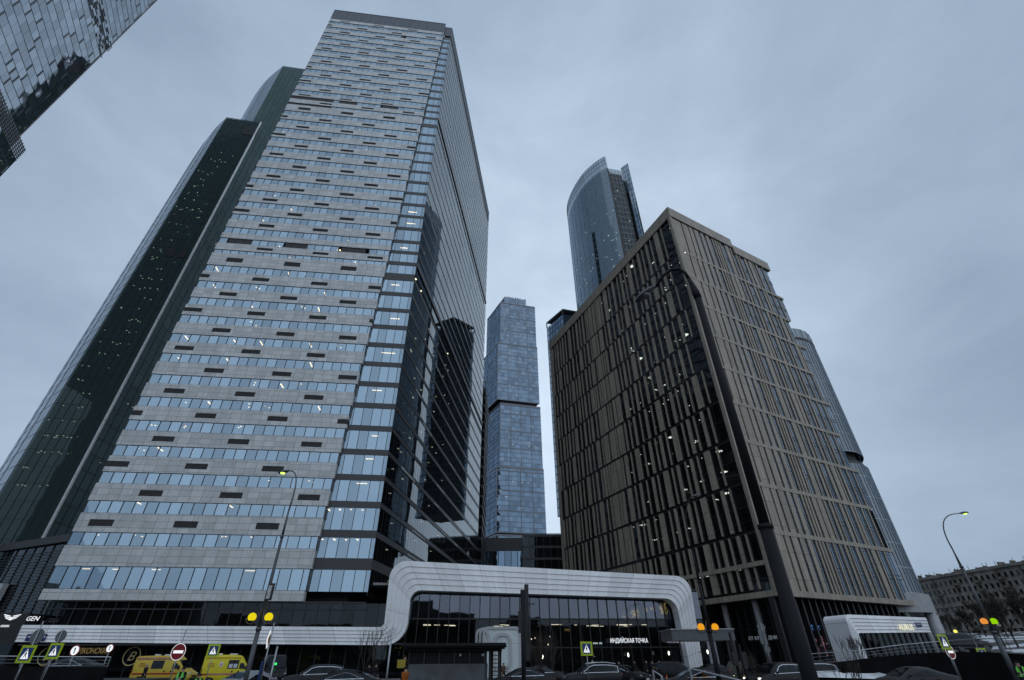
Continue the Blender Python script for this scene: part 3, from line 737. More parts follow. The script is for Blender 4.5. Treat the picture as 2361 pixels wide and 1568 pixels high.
# its black louvred podium beside the stone skyscraper
pd = thing('louvred_podium', (-100, 112, GZ), 'black louvred podium block with white frame below the dark green tower', 'building')
pa = onZ(0, 1258, 24.6).xy; pb = onZ(162, 1233, 24.6).xy
Fp = Fr(pa, pb - pa); LP = (pb - pa).length + 14
b = MB(); pane_row(b, Fp, -30, LP, GZ, 23, 0, 3.6, .1); b.build('dark_glazing', G_DARK, pd)
b = MB(); z = 1
while z < 22:
    b.fbox(Fp, -30, LP, z, z + .16, .03, .14); z += .6
s = -30
while s < LP: b.fbox(Fp, s - .06, s + .06, 0, 23, .0, .2); s += 3.6
b.build('louvres', mat('podium_louvre', (.035, .037, .042), .5), pd)
b = MB(); b.fbox(Fp, -30, LP, 23, 24.6, -3, .7, True); b.fbox(Fp, -30, LP, 0, 23, -6, -4, True); b.build('parapet', mat('podium_edge', (.05, .05, .052), .6), pd)
sA = Fp.hit(-40, 1350, .4); sB = Fp.hit(22, 1346, .4); zz = Fp.hit(10, 1414, .4)[1]
b = MB(); b.fbox(Fp, sA[0], sB[0], sB[1] - 3, sB[1], .4, 1.4, True); b.fbox(Fp, sB[0] - 2.2, sB[0], zz - 4, sB[1] - 3, .4, 1.4, True); b.build('white_frame', mat('frame_white', (.5, .52, .55), .5), pd)
# black showroom with lit emblem
FSh = Fr((-74, 66.5), (math.cos(R(3)), math.sin(R(3))))
sh = thing('showroom', (-68, 68, GZ), 'black showroom block with small lit white winged emblem at the left edge', 'shop')
sR = FSh.hit(84, 1440)[0]; zt = FSh.hit(60, 1414)[1]
b = MB(); b.fbox(FSh, -30, sR - 1.5, GZ, zt, -9, 0, True); b.build('wall', M_BLK, sh)
b = MB(); pane_row(b, FSh, -30, sR - 1.5, GZ + .3, 3.4, .06, 2, .1); b.build('shop_glazing', G_DARK, sh)
def wing(F, s, z, w, h, m, parent, name):
    b = MB()
    for sg in (-1, 1):
        for k in range(3):
            z0 = z + h * (.1 + .3 * k)
            q = [(s + sg * w * .07, z0 - h * .1), (s + sg * w * .07, z0 + h * .1), (s + sg * w * (.34 + .08 * k), z0 + h * .42), (s + sg * w * (.34 + .08 * k), z0 + h * .24)]
            b.face([F.P(a, .09, c) for a, c in (q if sg < 0 else q[::-1])]); 
    b.fbox(F, s - w * .07, s + w * .07, z - h * .05, z + h * .55, .05, .1)
    return b.build(name, m, parent)
c0 = FSh.hit(27, 1424); c1 = FSh.hit(76, 1427); wing(FSh, c0[0], c0[1] - .25, 2.0, .55, emit('sign_white', (.9, .95, 1), 1.0), sh, 'wing_emblem')
text('lettering', 'GEN', MC['sign_white'], FSh, c1[0] - .7, c1[1] - .2, .5, .05, sh, wid=1.5, shear=.2)
text('small_lettering', 'GENESIS', MC['sign_white'], FSh, c0[0] - .75, c0[1] - 1.0, .22, .05, sh, wid=1.0)

# tall corner tower cutting the upper left of the frame
ct = thing('corner_tower', (-127, 72, GZ), 'blue-grey mirrored tower with brick-like panel joints crossing the upper left corner', 'glass tower')
EC = Vector((-127, 70)); SC = EC + Vector((.436, -.9)) * 52
Fc = Fr(SC, EC - SC); LC = (EC - SC).length
b = MB(); gr = MB(); z = 95; k = 0
while z < 300:
    s = (k % 2) * 1.1
    while s < LC:
        e = min(LC, s + 2.2); b.pane(Fc, s + .02, e - .02, z + .03, z + 2.9, rnd.uniform(-.01, .01))
        if rnd.random() < .22: gr.fbox(Fc, e - .5, e - .12, z + .05, z + 2.85, -.05, .06)
        s = e
    gr.fbox(Fc, 0, LC, z - .05, z + .03, -.05, .05); z += 2.93; k += 1
b.build('glass_skin', G_LEFT, ct); gr.build('dark_slots', mat('slot_dark', (.05, .055, .065), .4), ct)
b = MB(); tz = [Fc.hit(218, 0)[1], Fc.hit(244, 115)[1]]; z0 = sum(tz) / 2 - 3.2
for q in range(9):
    s = 0
    while s < LC:
        if rnd.random() < .6: b.fbox(Fc, s, s + 1.0, z0 + q * .8, z0 + q * .8 + .4, .03, .09)
        s += 1.1
b.build('plant_louvre', M_LOUV, ct)
q = [Fc.P(.3, -.3, 0)[:2], Fc.P(LC - .1, -.3, 0)[:2], (-165, 70), (-150, 20)]; b = MB(); b.prism(q, 94, 299.5); b.build('core', M_INT, ct); skin(ct, 'rear_glass', [tuple(EC), (-165.5, 70.5), (-150.5, 19.5), tuple(SC)], 95, 300, 3, 3, G_LEFT, GRID_D, .2, .05, 2)
b = MB(); b.fbox(Fc, LC - .15, LC, 95, 300, -.3, .12); b.build('edge_trim', mat('edge_trim', (.3, .22, .2), .5), ct)
# lower wing of the same tower, one bay wider
F2 = Fr(Fc.P(LC - 22, .5, 0)[:2], Fc.u); zt = W(56, 345, 73.5).z; LW = 22 + 3.85
b = MB(); gr = MB(); z = 40; k = 0
while z < zt - 4.5:
    pane_row(b, F2, (k % 2) * 1.1, LW, z, z + 2.9, 0, 2.2, .05); gr.fbox(F2, 0, LW, z + 2.9, z + 3.0, -.05, .05); z += 3.0; k += 1
b.build('wing_glass', G_LEFT, ct)
z = zt - 4.5
for q in range(7): gr.fbox(F2, 0, LW, z + q * .66, z + q * .66 + .2, -.1, .1)
s = 0
while s < LW: gr.fbox(F2, s, s + .2, zt - 4.5, zt, -.1, .1); s += .9
gr.build('wing_grille', mat('grille_grey', (.2, .21, .23), .5), ct)
b = MB(); b.prism([F2.P(.2, -.6, 0)[:2], F2.P(LW - .1, -.6, 0)[:2], F2.P(LW - .1, -14, 0)[:2], F2.P(.2, -14, 0)[:2]], GZ, zt - 4.6); b.build('wing_core', M_INT, ct)

# far stacked tower in the gap
cm = thing('stacked_tower', (6, 370, GZ), 'distant blue glass tower of shifted stacked blocks in the gap between towers', 'glass tower')
C0, Rr, Lf = Vector((-11.2, 370)), Vector((23.7, 378.8)), Vector((-26.1, 399.6))
ur, ul = (Rr - C0).normalized(), (Lf - C0).normalized()
blk = [(250.6, 300, 0, 36, 33, 0), (190.3, 250.2, -2.2, 38.7, 33, -.6), (131, 187, .9, 36.5, 32, .6), (80, 130, -1.6, 39.3, 32, -.4), (GZ, 78, -2, 40, 33, -1)]
for z0, z1, s0, wr, wl, dd in blk:
    c = C0 + ur * s0 - Vector((-ur.y, ur.x)) * (-dd) ; c = C0 + ur * s0 + Vector((ur.y, -ur.x)) * (-dd)
    r_, l_ = c + ur * wr, c + ul * wl
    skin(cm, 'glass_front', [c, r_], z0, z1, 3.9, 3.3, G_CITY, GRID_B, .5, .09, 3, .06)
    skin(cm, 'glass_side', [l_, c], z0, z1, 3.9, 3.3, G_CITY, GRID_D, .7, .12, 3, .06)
    b = MB()
    F1, F2_ = Fr(c, ur), Fr(l_, c - l_)
    z = z0
    while z < z1 - 3:
        b.fbox(F1, 0, wr, z - .5, z + .5, 0, .22); b.fbox(F2_, 0, wl, z - .6, z + .6, 0, .22); z += 15.6
    for k in (0, wr / 4, wr / 2, wr * .75): b.fbox(F1, k - .25, k + .25, z0, z1, 0, .3)
    b.fbox(F1, 0, wr, z1 - 1.0, z1 + .4, -1, .3); b.fbox(F2_, 0, wl, z1 - 1.0, z1 + .4, -1, .3); b.build('block_trim', GRID_B, cm)
    b = MB(); b.prism([tuple(c + ur * .5 + ul * .5), tuple(r_ + ul * .5), tuple(r_ + ul * wl), tuple(l_ + ur * .5)], z0, z1 - .2); b.build('core', M_INT, cm)
    lm = []
    for k in range(7):
        q = MB(); s = rnd.uniform(2, wr - 2); z = z0 + 3.9 * rnd.randint(2, max(3, int((z1 - z0) / 3.9) - 2)); q.fbox(F1, s, s + .7, z - .9, z - .5, .02, .08); lm.append(q)
    many('lit_window', lm, emit('far_lamp', (.85, 1, .85), .8), cm)
for z0, z1, i in ((187, 190.3, 1), (130, 131, 2), (78, 80, 3)):
    c = C0 + ur * 1.5 + ul * 1.2; b = MB(); b.prism([tuple(c), tuple(c + ur * 33), tuple(c + ur * 33 + ul * 30), tuple(c + ul * 30)], z0 - .5, z1 + .5); b.build('gap_floor', M_BLK, cm)
c = C0 + ur * 4.5 + ul * 1.5; skin(cm, 'crown', [c + ul * 25, c, c + ur * 23], 300, 309, 4, 2.4, G_CITY, GRID_B, .5, .1, 1)
b = MB(); b.prism([tuple(c + ul * 1), tuple(c + ur * 22 + ul), tuple(c + ur * 22 + ul * 24), tuple(c + ul * 24)], 300, 308); b.build('crown_core', M_INT, cm)
b = MB()
for k in range(9): b.fbox(Fr(c, ur), k * 2.6 + rnd.random(), k * 2.6 + rnd.random() + .9, 309, 309.4 + rnd.random() * 1.2, -2, 0, True)
b.build('roof_gear', M_BLK, cm)

# narrow dark slab behind the stone skyscraper, low dark block, glass-topped block
def plain_tower(name, x0, x1, y, dep, z1, label, fh, g, gm, top=0, band=.9):
    t = thing(name, ((x0 + x1) / 2, y, GZ), label, 'building')
    skin(t, 'glazing', [(x0, y + dep), (x0, y), (x1, y), (x1, y + dep)], GZ, z1, fh, 3, g, gm, band, .1, 1, .12)
    b = MB(); b.box(x0 + .6, x1 - .6, y + .6, y + dep, GZ, z1 - .3); b.build('core', M_INT, t)
    if top:
        b = MB(); k = x0
        while k < x1: b.box(k, k + .25, y + .1, y + .35, z1, z1 + top); k += 1.1
        b.box(x0, x1, y + .1, y + .4, z1 + top, z1 + top + .3); b.build('roof_screen', M_BLK, t)
    return t
t = plain_tower('dark_slab', W(1098, 900, 200).x, W(1120, 900, 200).x, 200, 30, W(1110, 893, 200).z, 'narrow black slab building peeking out behind stone skyscraper', 4.2, G_DARK, M_BLK, 3, 1.2)
t = plain_tower('low_block', W(1205, 1250, 210).x, W(1330, 1210, 210).x, 210, 25, W(1285, 1212, 210).z - 3, 'low dark glass block at foot of the far stacked tower', 4.5, G_DARK, GRID_D, 0)
Fk = Fr((W(1180, 1300, 215).x, 232), Vector((3, -1.1)))
t = thing('bridge_block', (20, 215, GZ), 'dark sloping-roofed mall block in front of the far stacked tower', 'building')
b = MB(); zq = W(1120, 1285, 230)
b.fbox(Fr((W(1090, 1300, 240).x, 240), (1, 0)), 0, 45, GZ, W(1150, 1240, 240).z, -20, 0, True); b.build('wall', mat('mall_dark', (.04, .043, .05), .4), t)
b = MB(); pane_row(b, Fr((W(1090, 1300, 240).x, 240), (1, 0)), 0, 45, 14, W(1150, 1240, 240).z - 6, .1, 3, .3); b.build('glazing', G_CITY, t)
t = thing('glass_penthouse', (30, 230, GZ), 'small grey glass-topped tower peeking over the far corner of the brown block', 'building')
A, Bq, Cq = onZ(1262, 772, 172).xy, onZ(1297, 713, 180).xy, onZ(1345, 719, 180).xy
A = Bq + Vector((-9, 14)); Cq = Bq + Vector((14, 4))
skin(t, 'glazing', [A, Bq, Cq], 60, 176, 4.2, 2.6, G_CITY, GRID_D, .6, .1, 1)
b = MB(); zt = onZ(1297, 713, 180).z
b.prism([tuple(A), tuple(Bq), tuple(Cq), tuple(Cq + Vector((-8, 14)))], 179.3, 180.4); b.prism([tuple(A + Vector((1, .5))), tuple(Bq + Vector((.5, 1))), tuple(Cq + Vector((-.5, 1))), tuple(Cq + Vector((-8, 13)))], 60, 175.8)
for p in (A, Bq, Cq): b.tube([(p.x, p.y + .2, 176), (p.x, p.y + .2, 180)], .35, 6)
b.build('roof_frame', GRID_D, t)

# curved blue tower with a notch behind the brown block
im = thing('curved_tower', (48, 170, GZ), 'curved dark blue glass tower with notched top rising behind the brown block', 'glass tower')
arc = [(46, 222), (40, 214), (36.6, 206), (35.4, 198), (36.4, 190), (39, 181.5), (42.6, 173.8), (46.4, 168.8), (50.3, 164.8), (53.7, 162.4)]
arc = cut_smooth(arc)
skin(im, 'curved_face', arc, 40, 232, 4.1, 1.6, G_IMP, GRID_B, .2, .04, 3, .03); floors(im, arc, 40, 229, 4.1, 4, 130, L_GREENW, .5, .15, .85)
skin(im, 'parapet', arc, 232.2, 239, 3.4, 1.6, G_IMP, GRID_D, .3, .06, 1, .05)
rec = [(53.9, 162.6), (55.9, 168.2)]
skin(im, 'edge_return', rec, 40, 239, 4.1, 2.2, G_GREEN, GRID_D, .3, .05)
bay = [(56.2, 168.6), (64.2, 170.4)]
skin(im, 'bay_face', bay, 40, 236.5, 4.1, 2, G_DARK, GRID_B, .3, .08); floors(im, bay, 40, 233, 4.1, 4, 14, L_GREENW, .5, .3, .95)
fin = [(64.4, 170.3), (67.7, 167.1)]
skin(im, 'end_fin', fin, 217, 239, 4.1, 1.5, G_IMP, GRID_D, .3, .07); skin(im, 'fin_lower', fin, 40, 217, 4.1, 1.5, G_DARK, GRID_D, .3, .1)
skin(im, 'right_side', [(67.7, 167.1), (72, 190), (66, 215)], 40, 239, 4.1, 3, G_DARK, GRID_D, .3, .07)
b = MB(); b.prism([(40, 206), (39.5, 196), (42, 184), (50, 171), (57, 171.5), (67, 173), (68, 190), (62, 212)], GZ, 231); b.build('core', M_INT, im)

# rounded glass tower behind the brown block's right end, on columns
rt = thing('rounded_tower', (66, 104, GZ), 'rounded pale blue glass tower on round columns behind the right end of brown block', 'glass tower')
cx, cy, rx, ry = 65.2, 103.5, 9.9, 14
def ell(a, k=1.0): return (cx + rx * k * math.cos(a), cy + ry * k * math.sin(a))
arcR = [ell(R(a)) for a in range(-125, 61, 5)]
skin(rt, 'curved_glazing', arcR, 10.5, 33, 4.0, 1.1, glass('pale_glass', (.74, .82, .9), 2.9, .15, (.05, .06, .065), .008), GRID_L, .18, .03, 1, .05)
skin(rt, 'upper_glazing', arcR, 35.5, 62.2, 4.0, 1.1, bpy.data.materials['pale_glass'], GRID_L, .14, .02, 1, .04)
skin(rt, 'top_screen', [ell(R(a), 1.0) for a in range(-125, 61, 5)], 63.0, 65.4, 2.4, 1.1, bpy.data.materials['pale_glass'], GRID_L, .1, .02, 2)
b = MB(); b.prism([ell(R(a), .9) for a in range(0, 360, 10)], 10.6, 62.5); b.build('core', M_INT, rt)
b = MB(); b.prism([ell(R(a), 1.06) for a in range(0, 360, 10)], 7.6, 10.4); b.build('ring_beam', mat('ring_grey', (.3, .31, .32), .5), rt)
b = MB(); b.prism([ell(R(a), .97) for a in range(0, 360, 10)], 33.2, 33.8); b.prism([ell(R(a), 1.01) for a in range(0, 360, 10)], 62.3, 62.9); b.build('notch_slab', M_BLK, rt)
for a in (-62, -38, -14, 10):
    b = MB(); p = ell(R(a), 1.0); b.tube([(p[0], p[1], GZ), (p[0], p[1], 7.6)], .8, 18); b.build('column', mat('column_pale', (.33, .34, .36), .5), rt, True)
b = MB(); b.prism([ell(R(a), .7) for a in range(0, 360, 10)], GZ, 7.6); b.build('base_wall', M_INT, rt)

# long apartment block with chimneys at the right edge
ap = thing('apartment_block', (219, 260, GZ), 'long old grey-brown apartment block with roof chimneys at the right edge', 'apartment building')
FA = Fr((209.5, 318), Vector((226.0, 196)) - Vector((209.5, 318))); LA = 140; zr = 34.6
PLAS = mat('old_plaster', (.22, .205, .18), .9, 0, .2, .35, .25); PLD = mat('old_plaster_dark', (.13, .118, .1), .9, 0, .2, .4, .3)
b = MB(); b.fbox(FA, 0, LA, GZ, zr, -14, 0, True); b.build('wall', PLAS, ap)
b = MB(); b.fbox(FA, -.5, LA, zr, zr + 1.1, -14.5, .9, True); b.fbox(FA, 0, LA, 21.6, 22.2, 0, .4); b.fbox(FA, 0, LA, 11.6, 12.1, 0, .35); b.build('cornice', PLAS, ap)
wn = []; fr = MB(); bal = []
s = 2.0; k = 0
while s < LA - 2:
    bay = int(s / 11) % 2
    for r in range(9):
        z = 2.6 + r * 3.55; q = MB(); q.fbox(FA, s, s + 1.15, z, z + 1.8, .02, .05); fr.fbox(FA, s - .15, s + 1.3, z - .22, z - .05, .0, .2)
        wn.append((-s, q))
        if k % 4 == 1 and r > 0 and rnd.random() < .5:
            q = MB(); q.fbox(FA, s - .9, s + 2.1, z - .9, z + .25, 0, 1.1); bal.append((-s, q))
    s += 2.75; k += 1
wn.sort(key=lambda q: q[0]); bal.sort(key=lambda q: q[0])
many('window', [q[1] for q in wn], G_DARK, ap); fr.build('sills', PLD, ap); many('balcony', [q[1] for q in bal], PLD, ap)
b = MB(); s = 4
while s < LA: b.fbox(FA, s, s + .7, GZ, zr, 0, .45); s += 11
b.build('pilasters', PLD, ap)
ch = []
s = 1
while s < LA:
    q = MB(); w = rnd.uniform(.3, .8); q.fbox(FA, s, s + w, zr + 1, zr + 1.5 + rnd.random() * 1.3, -rnd.uniform(3, 5), -rnd.uniform(1, 2.5), True)
    if rnd.random() < .6: q.fbox(FA, s + w + .4, s + w + .55, zr + 1, zr + 3.5, -3, -2.85, True)
    ch.append(q); s += rnd.uniform(1.2, 4.5)
many('chimney', ch[::-1], PLD, ap)

# ------------------------------------------------------------------ terraces, kerbs
tag((lambda b: (b.prism([(30.5, 51), (44.5, 47.8), (70, 44), (140, 60), (140, 120), (60, 120), (60, 88), (38, 71.2)], GZ, 1.15), b.build('terrace', PAVE))[1])(MB()), kind='structure')
tag((lambda b: (b.face([(-62, 50, GZ + .12), (30, 50, GZ + .12), (30, 72, GZ + .12), (-62, 66, GZ + .12)][0:4]), b.face([(-62, 50, GZ), (30, 50, GZ), (30, 50, GZ + .12), (-62, 50, GZ + .12)]), b.build('pavement', PAVE))[2])(MB()), kind='structure')
def snowbank(name, pts, h, n=10, seed=3):
    r = random.Random(seed); b = MB(); rows = []
    for i in range(n + 1):
        t = i / n * (len(pts) - 1); k = min(int(t), len(pts) - 2); a = Vector(pts[k]).lerp(Vector(pts[k + 1]), t - k); rows.append(a)
    prev = None
    for i, a in enumerate(rows):
        d = (rows[min(i + 1, n)] - rows[max(i - 1, 0)]).xy.normalized(); nn = Vector((d.y, -d.x, 0)); ring = []
        for q in range(7):
            w = -1 + q / 3; ring.append(a + nn * (w * h * 2.2) + Vector((0, 0, h * (1 - w * w) * r.uniform(.6, 1.1))))
        if prev:
            for q in range(6): b.face([prev[q], prev[q + 1], ring[q + 1], ring[q]])
        prev = ring
    return tag(b.build(name, SNOW), kind='stuff')
snowbank('snow', [W(1830, 1560, 44), W(1925, 1562, 44), W(2060, 1566, 43)], .35, 20)
# snowy embankment far right
b = MB(); 
q = [(100, 150, 0), (100, 150, 2), (128, 168, 7.4), (160, 150, 8.2), (190, 110, 7.2), (190, 80, 1)]
b.face([(88, 120, 1.1), (150, 62, 1.1), (185, 100, 7.6), (128, 172, 7.0)]); b.face([(128, 172, 7.0), (185, 100, 7.6), (300, 160, 9), (220, 330, 8)])
b.face([(60, 140, GZ), (88, 120, 1.1), (128, 172, 7), (90, 200, GZ)]); b.face([(150, 62, 1.1), (185, 40, GZ), (230, 80, GZ), (185, 100, 7.6)])

def bank_mat():
    m, ns, ls = nt('bank'); out = N(ns, 'ShaderNodeOutputMaterial'); p = N(ns, 'ShaderNodeBsdfPrincipled'); p.inputs['Roughness'].default_value = .9
    tc = N(ns, 'ShaderNodeTexCoord'); no = N(ns, 'ShaderNodeTexNoise'); no.inputs['Scale'].default_value = .12; no.inputs['Detail'].default_value = 9; ls.new(tc.outputs['Object'], no.inputs[0])
    r = N(ns, 'ShaderNodeValToRGB'); e = r.color_ramp.elements; e[0].color = (.03, .026, .02, 1); e[0].position = .5; e[1].color = (.5, .53, .57, 1); e[1].position = .56
    ls.new(no.outputs['Fac'], r.inputs[0]); ls.new(r.outputs[0], p.inputs['Base Color']); ls.new(p.outputs[0], out.inputs[0]); return m
tag(b.build('snowy_bank', bank_mat()), kind='structure')
# city blocks across the street: out of frame, but mirrored in the lobby and shop glass
for x0, x1, y, hgt, lb in ((-170, -95, -95, 23, 'tall left one of the dark city blocks mirrored in the shop glass'), (-88, -20, -80, 13, 'low middle one of the dark city blocks mirrored in the lobby glass'), (-14, 25, -105, 20, 'stepped middle one of the dark city blocks mirrored in the lobby glass'), (32, 130, -85, 14, 'long right one of the dark city blocks mirrored in the lobby glass'), (140, 230, -60, 18, 'far right one of the dark city blocks mirrored in the pavilion glass')):
    t = thing('city_block', ((x0 + x1) / 2, y, GZ), lb, 'building', 'city blocks across the street'); b = MB(); b.box(x0, x1, y - 20, y, GZ, hgt); b.box(x0 + 8, x0 + 20, y - 14, y - 4, hgt, hgt + 4); b.build('wall', PLD, t)
    b = MB(); Fz = Fr((x1, y), (-1, 0)); z = 2
    while z < hgt - 3:
        s = 2
        while s < x1 - x0 - 3: b.fbox(Fz, s, s + 1.6, z, z + 1.9, 0, .04); s += 3.4
        z += 3.5
    b.build('window_rows', G_DARK, t)

# ------------------------------------------------------------------ street structures
XF = Fr((0, 0), (1, 0))
# white pavilion on the terrace, lettered
pv = thing('white_pavilion', (40, 62, 1.15), 'small white ribbed portal pavilion with lit lettering on the terrace by the brown block', 'pavilion')
FP = Fr(W(1947, 1417, 62).xy, Vector((1, .22)))
hp = lambda x, y: FP.hit(x, y)
o0 = [(FP.hit(1968, 1512)[0], 1.15), hp(1946, 1416.5), hp(2134, 1424)]
i0 = [(FP.hit(2003, 1510)[0], 1.15), hp(1977, 1459.5), hp(2146, 1458)]
o0[0] = (o0[1][0] + .05, 1.15); i0[0] = (i0[1][0] + .05, 1.15)
b, _ = band(FP, o0, i0, [.55], [.2], 0, .1, 5, 3.4); b.build('portal', RIB, pv)
PW = i0[2][0]
b = MB(); pane_row(b, FP, i0[1][0] - .1, PW, 1.2, i0[1][1] + .3, -.5, .78, .26); b.build('glazing', G_DARK, pv)
b = MB(); s = i0[1][0] - .1
while s < PW + .1: b.fbox(FP, s - .12, s + .12, 1.15, i0[1][1] + .2, -.7, -.4); s += .78
b.fbox(FP, 0.3, PW, 1.15, i0[1][1] + .6, -3.3, -2.9, True); b.build('fins', M_BLK, pv)
b = MB(); b.fbox(FP, .3, PW, i0[1][1] + .35, i0[1][1] + .5, -3.4, -.1, True); b.build('ceiling', M_INT, pv)
GOLD = emit('sign_gold_white', (1, .98, .72), .85)
a0 = hp(2070, 1452); a1 = hp(2104, 1454); text('lettering', 'AURUS', GOLD, FP, a0[0], a0[1] - .05, .62, .26, pv, wid=a1[0] - a0[0])
BLUE = mat('enamel_blue', (.012, .014, .12), .4); PW_ = mat('enamel_white', (.6, .6, .62), .4)
def plate(F, s, z, w, h, d, label):
    t = thing('street_plate', F.P(s, d, z), label, 'street sign')
    b = MB(); b.fbox(F, s, s + w, z, z + h, d, d + .05, True); b.build('panel', BLUE, t)
    b = MB(); k = s + .08 * w
    while k < s + w * .9:
        q = rnd.uniform(.03, .07) * w; b.fbox(F, k, k + q, z + h * .45, z + h * .72, d + .05, d + .056); k += q + .03 * w
    b.build('small_print', PW_, t); return t
k = hp(2112, 1445); plate(FP, k[0], k[1], .75, .42, .12, 'blue street name plate on the white pavilion beside lit lettering')
k0 = FS.hit(66, 1461, RD + .1); plate(FS, k0[0], k0[1] - .75, 2.2, .72, RD + .17, 'blue street name plate on the left end of the white ribbon')

# relief entrance gate with white curves
gt_ = thing('entrance_gate', (0, 66, GZ), 'pale panelled entrance box with white rounded relief curves in front of the lobby', 'gate')
FG = Fr(W(1094, 1450, 66).xy, Vector((1, .08))); hg = lambda x, y: FG.hit(x, y)
gl_, gtp, gr_ = hg(1094, 1449)[0] , hg(1140, 1445)[1], hg(1199, 1447)[0]
GP = stone('gate_panel', (.5, .56, .57), 3.2, 3.1, (.2, .23, .24), .08, .45, .03)
b = MB(); b.fbox(FG, gl_ + 1.1, gr_ - .1, GZ, gtp - .2, -2.2, -.12, True); b.build('panel', GP, gt_)
def strip(b, F, P, w, d0, d1, n=10, rad=.8):
    Q = fillet(P, [rad] * (len(P) - 2), n)
    L, Rr_ = [], []
    for i, p in enumerate(Q):
        u = (Vector(Q[min(i + 1, len(Q) - 1)]) - Vector(Q[max(i - 1, 0)])).normalized(); v = Vector((-u.y, u.x)) * w / 2
        L.append(Vector(p) + v); Rr_.append(Vector(p) - v)
    for i in range(len(Q) - 1):
        q = [L[i], L[i + 1], Rr_[i + 1], Rr_[i]]; q = [F.P(a.x, d1, a.y) for a in q]
        b.face(q[::-1])
        for S_ in (L, Rr_): b.face([F.P(S_[i].x, d0, S_[i].y), F.P(S_[i + 1].x, d0, S_[i + 1].y), F.P(S_[i + 1].x, d1, S_[i + 1].y), F.P(S_[i].x, d1, S_[i].y)])
for k, dd in ((0, 0), (1, -.7), (2, -1.4)):
    b = MB(); s0 = gl_ + 1.15 - k * .42
    strip(b, FG, [(s0, GZ), (s0, gtp - .12 - .05 * k), (gr_ + .02 - k * .1, gtp - .12 - .05 * k), (gr_ + .02 - k * .1, GZ)], .3, dd - .7, dd, 8, .55); b.build('frame', RIB, gt_)
def rel(pts, rad): 
    b = MB(); strip(b, FG, [hg(x, y) for x, y in pts], .34, -.12, .06, 10, rad); b.build('relief_curve', RIB, gt_)
rel([(1117, 1451), (1126, 1461), (1129, 1490)], .9)
rel([(1140, 1552), (1140, 1463), (1176, 1463), (1178, 1541), (1140, 1543)], .75)
rel([(1150, 1541), (1172, 1543), (1185, 1562)], .8)
b = MB(); b.fbox(FG, gl_, gr_ + .3, GZ, GZ + .25, -2.4, .5, True); b.build('step', M_CONC, gt_)

# dark flat-roofed underpass kiosk in the foreground
ki = thing('kiosk', (-3.6, 35, GZ), 'dark flat-roofed kiosk with grey concrete base in the foreground centre', 'kiosk')
P0, P1 = W(945, 1500, 34), W(1118, 1500, 34); FK = Fr(P0.xy, Vector((1, 0))); LK = P1.x - P0.x
zc0 = W(1000, 1531, 34).z; zr0, zr1 = W(1050, 1500, 34).z, W(1050, 1483, 34).z
b = MB(); b.fbox(FK, 0, LK, GZ - .2, zc0, -4, 0, True); b.build('base', mat('kiosk_concrete', (.10, .104, .112), .9, 0, .3, .3, .9, .2), ki)
b = MB(); b.fbox(FK, .05, LK - .05, zc0, zr0, -3.9, -.1, True); b.build('glazing', mat('kiosk_dark', (.005, .005, .006), .5, 0, .2), ki)
b = MB(); b.fbox(FK, -.35, LK + 1.15, zr0 + .12, zr0 + .22, -4.4, .45, True); b.fbox(FK, -.45, LK + 1.25, zr0 + .22, zr1, -4.6, .6, True); b.fbox(FK, -.15, LK + .95, zr0 - .02, zr0 + .12, -4.2, .2, True); b.build('roof', mat('kiosk_roof', (.014, .014, .015), .7, 0, .2), ki)
b = MB(); s = 0
while s <= LK + .01: b.fbox(FK, s - .04, s + .04, zc0, zr0, -.1, .02); s += LK / 5
for s in (LK + .3, LK + .85): b.fbox(FK, s - .07, s + .07, GZ, zr0, -.4, -.2, True); b.fbox(FK, s - .07, s + .07, GZ, zr0, -3.9, -3.7, True)
for q in range(6): b.fbox(FK, LK + .37, LK + .78, zr0 - .25 - q * .22, zr0 - .2 - q * .22, -3.86, -3.8, True)
b.build('frame', M_BLK, ki)
b = MB(); b.fbox(FK, 3.0, 3.12, zc0 + .38, zc0 + .5, -.1, -.06); b.fbox(FK, 4.35, 4.55, zc0 + .38, zc0 + .5, -.1, -.06); b.build('notice', M_ALU, ki)
# grey canopy box over the side door
cb = thing('door_canopy', W(1620, 1465, 66), 'dark grey boxed canopy with pale top edge at the foot of the white portal leg', 'canopy')
q0, q1 = W(1551, 1476, 66), W(1690, 1449, 66); Fq = Fr((q0.x, 66), Vector((1, 0)))
b = MB(); b.fbox(Fq, 0, q1.x - q0.x, W(1600, 1477, 66).z, W(1600, 1452, 66).z, -5, 0, True); b.build('box', mat('canopy_grey', (.085, .09, .095), .5), cb)
b = MB(); b.fbox(Fq, -.1, q1.x - q0.x + .1, W(1600, 1452, 66).z, W(1600, 1449.5, 66).z, -5.1, .1, True); b.build('edge', M_ALU, cb)
for s in (.8, q1.x - q0.x - 1): b = MB(); b.fbox(Fq, s, s + .2, GZ, W(1600, 1477, 66).z, -.6, -.3, True); b.build('post', M_BLK, cb)

